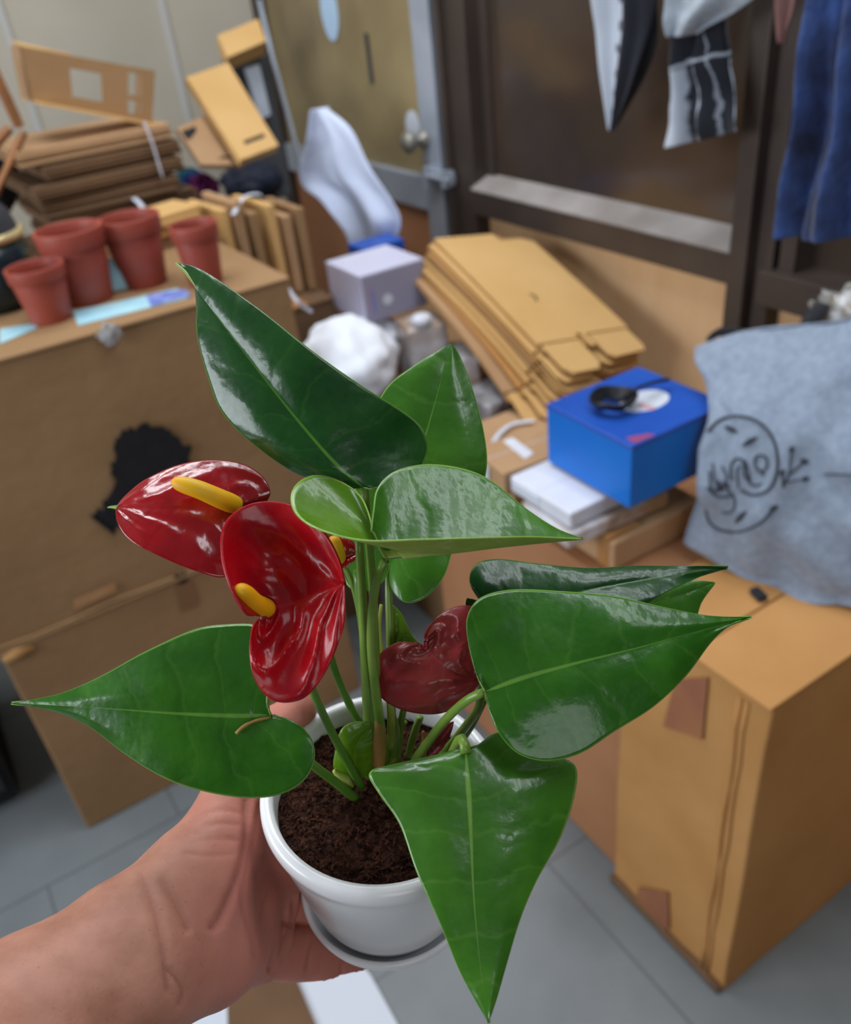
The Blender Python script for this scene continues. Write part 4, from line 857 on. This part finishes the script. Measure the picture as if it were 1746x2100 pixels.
# --- 8: small leaf tip at far right
l8 = blade('leaf', [(1060, 1300, .398), (1200, 1275, .396), (1350, 1235, .396), (1470, 1194, .400)],
      [(1060, 1300, .398), (1050, 1260, .400), (1150, 1225, .400), (1290, 1215, .399), (1380, 1195, .399), (1430, 1190, .399), (1470, 1194, .400)],
      [(1060, 1300, .398), (1080, 1350, .396), (1200, 1370, .394), (1340, 1330, .394), (1420, 1280, .396), (1440, 1235, .398), (1470, 1194, .400)],
      [MI, UN], plant, bulge=.05, seed=8, label='leaf mostly hidden at the right, only its tip showing')
stalk('petiole', [(1060, 1300, .399), (1010, 1400, .398), (960, 1500, .402), (900, 1565, .405)], .0017, M['stem_dark'], l8)
l9 = blade('leaf', [(975, 1265, .385), (968, 1245, .384), (958, 1226, .384)], [(975, 1265, .385), (960, 1255, .385), (955, 1238, .384), (958, 1226, .384)], [(975, 1265, .385), (990, 1250, .385), (980, 1232, .384), (958, 1226, .384)], [DK, UN], plant, N=16, K=4, label='tiny dark leaf lobe')
# --- young leaf and sheaths at the base
l10 = blade('leaf', [(735, 1595, .392), (728, 1560, .384), (735, 1520, .378), (768, 1484, .376)],
      [(735, 1595, .392), (700, 1590, .388), (684, 1572, .384), (690, 1530, .378), (700, 1495, .374), (730, 1480, .374), (768, 1484, .376)],
      [(735, 1595, .392), (755, 1590, .390), (768, 1560, .386), (772, 1520, .380), (768, 1484, .376)], [M['leaf_young'], M['leaf_young']], plant, N=24, K=6, bulge=.15, label='small curled young leaf at the base')
l11 = blade('leaf', [(800, 1345, .384), (815, 1310, .382), (808, 1240, .382)], [(800, 1345, .384), (797, 1310, .382), (800, 1260, .380), (808, 1240, .382)],
      [(800, 1345, .384), (850, 1350, .380), (872, 1332, .378), (845, 1300, .380), (825, 1260, .381), (808, 1240, .382)], [M['leaf_young'], M['leaf_young']], plant, N=24, K=6, bulge=.08, label='small green blade beside the stems')
blade('bract', [(875, 1555, .385), (900, 1520, .380), (932, 1478, .378)], [(875, 1555, .385), (878, 1520, .382), (905, 1490, .380), (932, 1478, .378)], [(875, 1555, .385), (905, 1540, .380), (925, 1505, .378), (932, 1478, .378)], [M['bronze'], M['bronze']], plant, N=16, K=4, bulge=.1)
# --- stems
stalk('stem', [(736, 1100, .333), (742, 1200, .340), (750, 1350, .358), (758, 1500, .382), (760, 1590, .398)], [.0016, .0024, .0030], M['stem'], plant)
stalk('stem', [(735, 1170, .345), (742, 1250, .350), (762, 1400, .366), (778, 1560, .393)], [.0022, .0026, .0034], M['stem_dark'], plant)
stalk('stem', [(782, 1240, .362), (778, 1290, .364), (784, 1350, .368), (800, 1440, .378), (805, 1560, .396)], [.0007, .0016, .002], mat('stem_pale', (156, 170, 70), rough=.45), plant)
stalk('stem', [(830, 1480, .392), (810, 1520, .398), (802, 1560, .402), (800, 1590, .404)], [.0014, .0018], M['stem'], plant)
stalk('stem', [(862, 1470, .395), (848, 1510, .398), (838, 1550, .404)], .0018, M['stem'], plant)
stalk('sheath', [(768, 1400, .370), (772, 1450, .372), (778, 1500, .378), (776, 1570, .388)], [.0004, .0014, .0034, .0030], M['sheath'], plant)
stalk('sheath', [(800, 1440, .384), (812, 1490, .388), (808, 1530, .392), (796, 1570, .398)], [.0006, .0016, .0028, .002], M['stem'], plant)
stalk('sheath', [(685, 1580, .385), (705, 1597, .387), (722, 1612, .392)], [.0010, .0032, .0012], mat('bud_pale', (160, 176, 80), rough=.5), plant)
stalk('sheath', [(868, 1500, .385), (870, 1520, .387), (868, 1550, .392)], [.0006, .0016, .0020], M['sheath'], plant)
# --- flowers
f1 = blade('spathe', [(558, 1246, .322), (600, 1238, .322), (660, 1215, .316), (706, 1196, .308)],
      [(558, 1246, .322), (530, 1262, .313), (505, 1262, .303), (475, 1215, .300), (453, 1145, .302), (455, 1080, .305), (492, 1042, .308), (550, 1030, .309), (610, 1045, .308), (660, 1090, .307), (692, 1145, .307), (706, 1196, .308)],
      [(558, 1246, .322), (542, 1266, .318), (518, 1290, .313), (509, 1340, .309), (520, 1400, .307), (550, 1440, .307), (590, 1449, .308), (632, 1432, .309), (672, 1375, .309), (698, 1310, .309), (708, 1250, .308), (706, 1196, .308)],
      [M['red_matte'], M['bronze']], plant, fan=3.0, bulge=(-.20, -.05), ridges=7, ridge_amp=.0021, rim=.14, N=90, K=18, thick=.0009, label='front red flower spathe facing the camera')
spadix([(552, 1250, .3215), (525, 1237, .314), (505, 1218, .309), (486, 1204, .305)], .0036, f1)
stalk('flower_stem', [(566, 1248, .325), (610, 1330, .332), (645, 1425, .345), (690, 1520, .368), (742, 1615, .392)], [.0016, .0018, .002], M['stem_dark'], f1)
f2 = blade('spathe', [(490, 1040, .336), (430, 1042, .332), (350, 1045, .328), (280, 1042, .328), (236, 1041, .331)],
      [(490, 1040, .336), (505, 1036, .338), (535, 1040, .339), (555, 1012, .340), (540, 978, .343), (500, 952, .344), (440, 943, .343), (370, 952, .341), (300, 982, .338), (258, 1015, .335), (236, 1041, .331)],
      [(490, 1040, .336), (500, 1062, .333), (505, 1110, .329), (490, 1160, .325), (458, 1184, .322), (400, 1170, .320), (330, 1142, .320), (270, 1110, .322), (242, 1075, .326), (236, 1041, .331)],
      [M['red'], M['bronze']], plant, fan=2.2, bulge=.07, ridges=5, ridge_amp=.0006, N=80, K=16, thick=.0009, label='rear left red flower spathe, very glossy')
stalk('tip', [(242, 1041, .331), (228, 1040, .332), (221, 1041, .333)], [.0010, .0006, .0003], M['stem'], f2)
spadix([(488, 1038, .335), (450, 1022, .329), (405, 1003, .325), (352, 987, .325)], .0038, f2)
stalk('flower_stem', [(500, 1045, .338), (570, 1120, .345), (650, 1250, .355), (685, 1370, .366), (715, 1440, .378), (740, 1485, .392)], [.0015, .0018, .0018], M['stem_dark'], f2)
f3 = blade('spathe', [(874, 1332, .366), (905, 1360, .362), (950, 1385, .364), (990, 1395, .368)],
      [(874, 1332, .366), (850, 1318, .366), (815, 1318, .365), (780, 1340, .366), (763, 1375, .369), (772, 1420, .370), (810, 1450, .369), (860, 1464, .368), (910, 1462, .367), (955, 1438, .367), (990, 1395, .368)],
      [(874, 1332, .366), (876, 1295, .368), (900, 1262, .371), (935, 1244, .374), (970, 1244, .377), (1000, 1270, .378), (1010, 1320, .376), (1004, 1360, .371), (990, 1395, .368)],
      [M['bronze'], M['red']], plant, fan=3.0, bulge=.16, ridges=6, ridge_amp=.0020, N=80, K=14, thick=.0009, label='bronze red spathe turned away, seen from behind')
stalk('flower_stem', [(874, 1332, .367), (868, 1328, .368), (850, 1380, .380), (825, 1470, .390), (815, 1560, .402)], [.0010, .0015, .0018], M['stem'], f3)
f4 = blade('spathe', [(690, 1150, .352), (712, 1142, .352), (738, 1132, .352)], [(690, 1150, .352), (672, 1130, .350), (675, 1100, .350), (700, 1098, .352), (722, 1108, .353), (738, 1132, .352)],
      [(690, 1150, .352), (700, 1165, .350), (725, 1152, .350), (738, 1132, .352)], [M['red'], M['red']], plant, N=24, K=8, bulge=.2, label='small red flower half hidden behind the front one')
spadix([(695, 1148, .350), (690, 1125, .345), (682, 1100, .343)], .0032, f4)
stalk('flower_stem', [(692, 1152, .353), (712, 1170, .354), (730, 1220, .356), (745, 1300, .362), (765, 1420, .378), (770, 1560, .398)], [.0012, .0016, .0018], M['stem'], f4)

# ================================================================== HAND AND FOREARM
def cs_(x, y, d): return np.array([(x-873)/FPX*d, (y-1050)/FPX*d, d])
CH = [  # (x, y, depth, radius) chains in the view frame, metres for radius
 ([(-170, 2330, .30, .041), (60, 2130, .325, .0375), (250, 1990, .350, .0325), (330, 1950, .360, .029)], .012),       # forearm, wrist
 ([(300, 1925, .358, .026), (400, 1810, .378, .0245), (455, 1715, .392, .0185), (482, 1640, .402, .0150)], .012),      # thumb base
 ([(482, 1640, .402, .0150), (522, 1560, .412, .0118), (562, 1500, .417, .0112), (612, 1456, .415, .0092)], .006),     # thumb
 ([(330, 1960, .366, .026), (430, 1960, .378, .0215), (500, 1948, .396, .0165)], .012),                              # heel of the palm
 ([(400, 1860, .385, .022), (500, 1850, .405, .0165), (560, 1820, .425, .013)], .012),
 ([(450, 1750, .398, .016), (520, 1740, .425, .012), (560, 1700, .440, .010)], .010),                              # web
 ([(555, 1660, .438, .0100), (562, 1760, .432, .0130), (556, 1850, .424, .0135), (548, 1930, .411, .0118), (540, 1975, .402, .0090)], .004),  # fold of the palm
 ([(520, 1942, .424, .0155), (595, 1950, .437, .0134), (660, 1966, .446, .0118), (728, 1988, .453, .0098), (786, 2000, .458, .0068)], .002),  # little finger
 ([(550, 1850, .438, .0135), (610, 1852, .452, .0118), (690, 1880, .462, .0108), (760, 1905, .475, .0092), (810, 1925, .482, .0072)], .002),  # ring
 ([(550, 1800, .432, .0130), (620, 1790, .455, .0118), (710, 1790, .480, .0108), (790, 1800, .495, .0092), (850, 1810, .50, .0074)], .004),
 ([(545, 1740, .440, .0125), (610, 1710, .462, .0118), (700, 1680, .490, .0108), (780, 1680, .508, .0092), (840, 1690, .515, .0074)], .004)]
h_ = .0015
pts_all = np.array([cs_(*q[:3]) for c, k in CH for q in c]); lo = pts_all.min(0)-.045; hi = pts_all.max(0)+.03
lo[0] = max(lo[0], cs_(-260, 0, .33)[0]); hi[1] = min(hi[1], cs_(0, 2330, .33)[1])
nx, ny, nz = ((hi-lo)/h_).astype(int)+1
X, Y, Z = np.meshgrid(lo[0]+h_*np.arange(nx), lo[1]+h_*np.arange(ny), lo[2]+h_*np.arange(nz), indexing='ij')
G3 = np.stack([X, Y, Z], -1).reshape(-1, 3).astype(np.float32)
def smin(a, b, k):
    h = np.clip(.5+.5*(b-a)/k, 0, 1); return b*(1-h)+a*h-k*h*(1-h)
D = None
for c, k in CH:
    pp = [cs_(*q[:3]) for q in c]; rr = [q[3] for q in c]; dc = None
    for i in range(len(pp)-1):
        a, b = pp[i], pp[i+1]; ab = b-a; t = np.clip(((G3-a)@ab)/(ab@ab), 0, 1)
        d = np.linalg.norm(G3-a-t[:, None]*ab, axis=1)-(rr[i]+(rr[i+1]-rr[i])*t)
        dc = d if dc is None else smin(dc, d, .004)
    D = dc if D is None else smin(D, dc, k)
# keep clear of the pot and saucer (the skin presses flat against them)
def to_cam(p): v = np.array(p)-C_; return np.array([v@R_, -(v@U_), v@F_])
pc = to_cam(PC-PN*HP); pn = to_cam(PC-PN*HP+PN)-pc
q_ = G3-pc; hh = q_@pn; rad = np.linalg.norm(q_-hh[:, None]*pn, axis=1)
prof_h = [-.003, 0, .0105, .0125, .016, .030, .052, .070, .080, .090]; prof_r = [.039, .041, .0448, .0442, .0405, .0436, .0486, .0524, .0556, .0560]
rp = np.interp(hh, prof_h, prof_r); dp = np.maximum(rad-rp, np.maximum(-hh-.0025, hh-.089))
D = np.maximum(D, -(dp-.0004))
D = D.reshape(nx, ny, nz)
# surface nets
ins = D < 0
cell = np.zeros((nx-1, ny-1, nz-1), int)
for dx in (0, 1):
    for dy in (0, 1):
        for dz in (0, 1): cell += ins[dx:nx-1+dx, dy:ny-1+dy, dz:nz-1+dz]
act = (cell > 0) & (cell < 8); idx = -np.ones(act.shape, int); ii = np.argwhere(act); idx[act] = np.arange(len(ii))
acc = np.zeros((len(ii), 3)); cnt = np.zeros(len(ii)); cor = [(x, y, z) for x in (0, 1) for y in (0, 1) for z in (0, 1)]
for a in cor:
    for ax in range(3):
        if a[ax]: continue
        b = list(a); b[ax] = 1; da = D[ii[:, 0]+a[0], ii[:, 1]+a[1], ii[:, 2]+a[2]]; db = D[ii[:, 0]+b[0], ii[:, 1]+b[1], ii[:, 2]+b[2]]
        mk = (da < 0) != (db < 0); t = np.where(mk, da/(da-db+1e-12), 0)
        pt = np.array(a, float)+np.eye(3)[ax]*t[:, None]; acc += pt*mk[:, None]; cnt += mk
VV = lo+h_*(ii+acc/cnt[:, None]); FF = []
for ax in range(3):
    sl0 = [slice(None)]*3; sl1 = [slice(None)]*3; sl0[ax] = slice(0, -1); sl1[ax] = slice(1, None)
    e = np.argwhere(ins[tuple(sl0)] != ins[tuple(sl1)]); o1, o2 = [k for k in range(3) if k != ax]
    e = e[(e[:, o1] > 0) & (e[:, o2] > 0) & (e[:, o1] < act.shape[o1]) & (e[:, o2] < act.shape[o2]) & (e[:, ax] < act.shape[ax])]
    def sh(d1, d2): q = e.copy(); q[:, o1] -= d1; q[:, o2] -= d2; return idx[q[:, 0], q[:, 1], q[:, 2]]
    qd = np.stack([sh(0, 0), sh(1, 0), sh(1, 1), sh(0, 1)], 1); qd = qd[(qd >= 0).all(1)]; FF.append(qd)
FF = np.vstack(FF)
# keep only the connected body
labv = np.arange(len(VV)); 
for _ in range(400):
    m0 = labv.copy(); mn = labv[FF].min(1)
    for c_ in range(4): np.minimum.at(labv, FF[:, c_], mn)
    labv = labv[labv]
    if (labv == m0).all(): break
un_, ct_ = np.unique(labv, return_counts=True); big = un_[ct_.argmax()]; kp = labv == big
remap = np.cumsum(kp)-1; FF = remap[FF[kp[FF].all(1)]]; VV = VV[kp]
# smooth lightly
nb = [[] for _ in range(1)]
ed = np.vstack([FF[:, [0, 1]], FF[:, [1, 2]], FF[:, [2, 3]], FF[:, [3, 0]]])
for _ in range(3):
    s = np.zeros_like(VV); n = np.zeros(len(VV)); np.add.at(s, ed[:, 0], VV[ed[:, 1]]); np.add.at(n, ed[:, 0], 1); np.add.at(s, ed[:, 1], VV[ed[:, 0]]); np.add.at(n, ed[:, 1], 1)
    VV = VV*.45+.55*s/np.maximum(n, 1)[:, None]
# creases of the palm, wrist and finger joints: shallow grooves pressed in from the palm side
px_ = VV[:, 0]/VV[:, 2]*FPX+873; py_ = VV[:, 1]/VV[:, 2]*FPX+1050
CR = [([(505, 1640), (508, 1720), (490, 1800), (455, 1880), (440, 1900)], 8, .0028), ([(535, 1650), (520, 1740), (505, 1800), (500, 1860), (520, 1930), (525, 1960)], 6, .0022),
      ([(290, 1790), (320, 1870), (335, 1950), (345, 2030)], 7, .0013), ([(335, 1800), (365, 1860), (385, 1905)], 6, .0012), ([(350, 1990), (375, 2030), (370, 2060)], 5, .0012),
      ([(585, 1880), (572, 1930), (556, 1990)], 6, .0020), ([(560, 1808), (545, 1840), (530, 1900)], 5, .0014), ([(640, 1925), (628, 1990)], 5, .0012), ([(705, 1950), (698, 2000)], 4, .0010),
      ([(400, 1700), (440, 1690), (490, 1690)], 3.5, .0005), ([(395, 1725), (440, 1720), (490, 1722)], 3.5, .0005), ([(400, 1675), (445, 1662), (495, 1665)], 3.5, .0005), ([(380, 1750), (430, 1755), (480, 1750)], 3.5, .0005), ([(578, 1888), (610, 1896), (655, 1908)], 5, .0026), ([(604, 1850), (600, 1890), (578, 1940), (560, 1990)], 4.5, .0024)]
disp = np.zeros(len(VV))
for pl, sg, am in CR:
    sp = spline([(x, y, 0) for x, y in pl], 40)[:, :2]; d2 = np.full(len(VV), 1e9)
    for x, y in sp: d2 = np.minimum(d2, (px_-x)**2+(py_-y)**2)
    disp += am*np.exp(-d2/(2*sg*sg))
Wd = C_+VV[:, :1]*R_-VV[:, 1:2]*U_+VV[:, 2:]*F_
me = bpy.data.meshes.new('t'); me.from_pydata(Wd.tolist(), [], FF.tolist()); bm = bmesh.new(); bm.from_mesh(me); bmesh.ops.recalc_face_normals(bm, faces=bm.faces); bm.normal_update(); bm.verts.ensure_lookup_table()
NN = np.array([v.normal[:] for v in bm.verts]); bm.free(); bpy.data.meshes.remove(me)
front = np.clip(-(NN@F_)*1.6, 0, 1)
Wd = Wd-NN*(disp*front)[:, None]
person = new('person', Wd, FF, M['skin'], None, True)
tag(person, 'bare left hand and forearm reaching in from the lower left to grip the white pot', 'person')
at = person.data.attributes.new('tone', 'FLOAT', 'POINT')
crease_shade = np.zeros(len(VV))
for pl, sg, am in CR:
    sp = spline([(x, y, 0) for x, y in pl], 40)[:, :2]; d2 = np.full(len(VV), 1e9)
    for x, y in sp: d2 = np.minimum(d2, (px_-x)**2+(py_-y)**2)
    crease_shade = np.maximum(crease_shade, min(1, am/.0022)*np.exp(-d2/(2*(sg*.55)**2)))  # fold shade painted into the skin colour along the grooves
at2 = person.data.attributes.new('crease', 'FLOAT', 'POINT'); at2.data.foreach_set('value', (crease_shade*front).astype(np.float32))
pal = np.clip((px_-330)/150, 0, 1)*.75+np.clip(disp/.002, 0, 1)*.2
at.data.foreach_set('value', np.clip(pal, 0, 1).astype(np.float32))
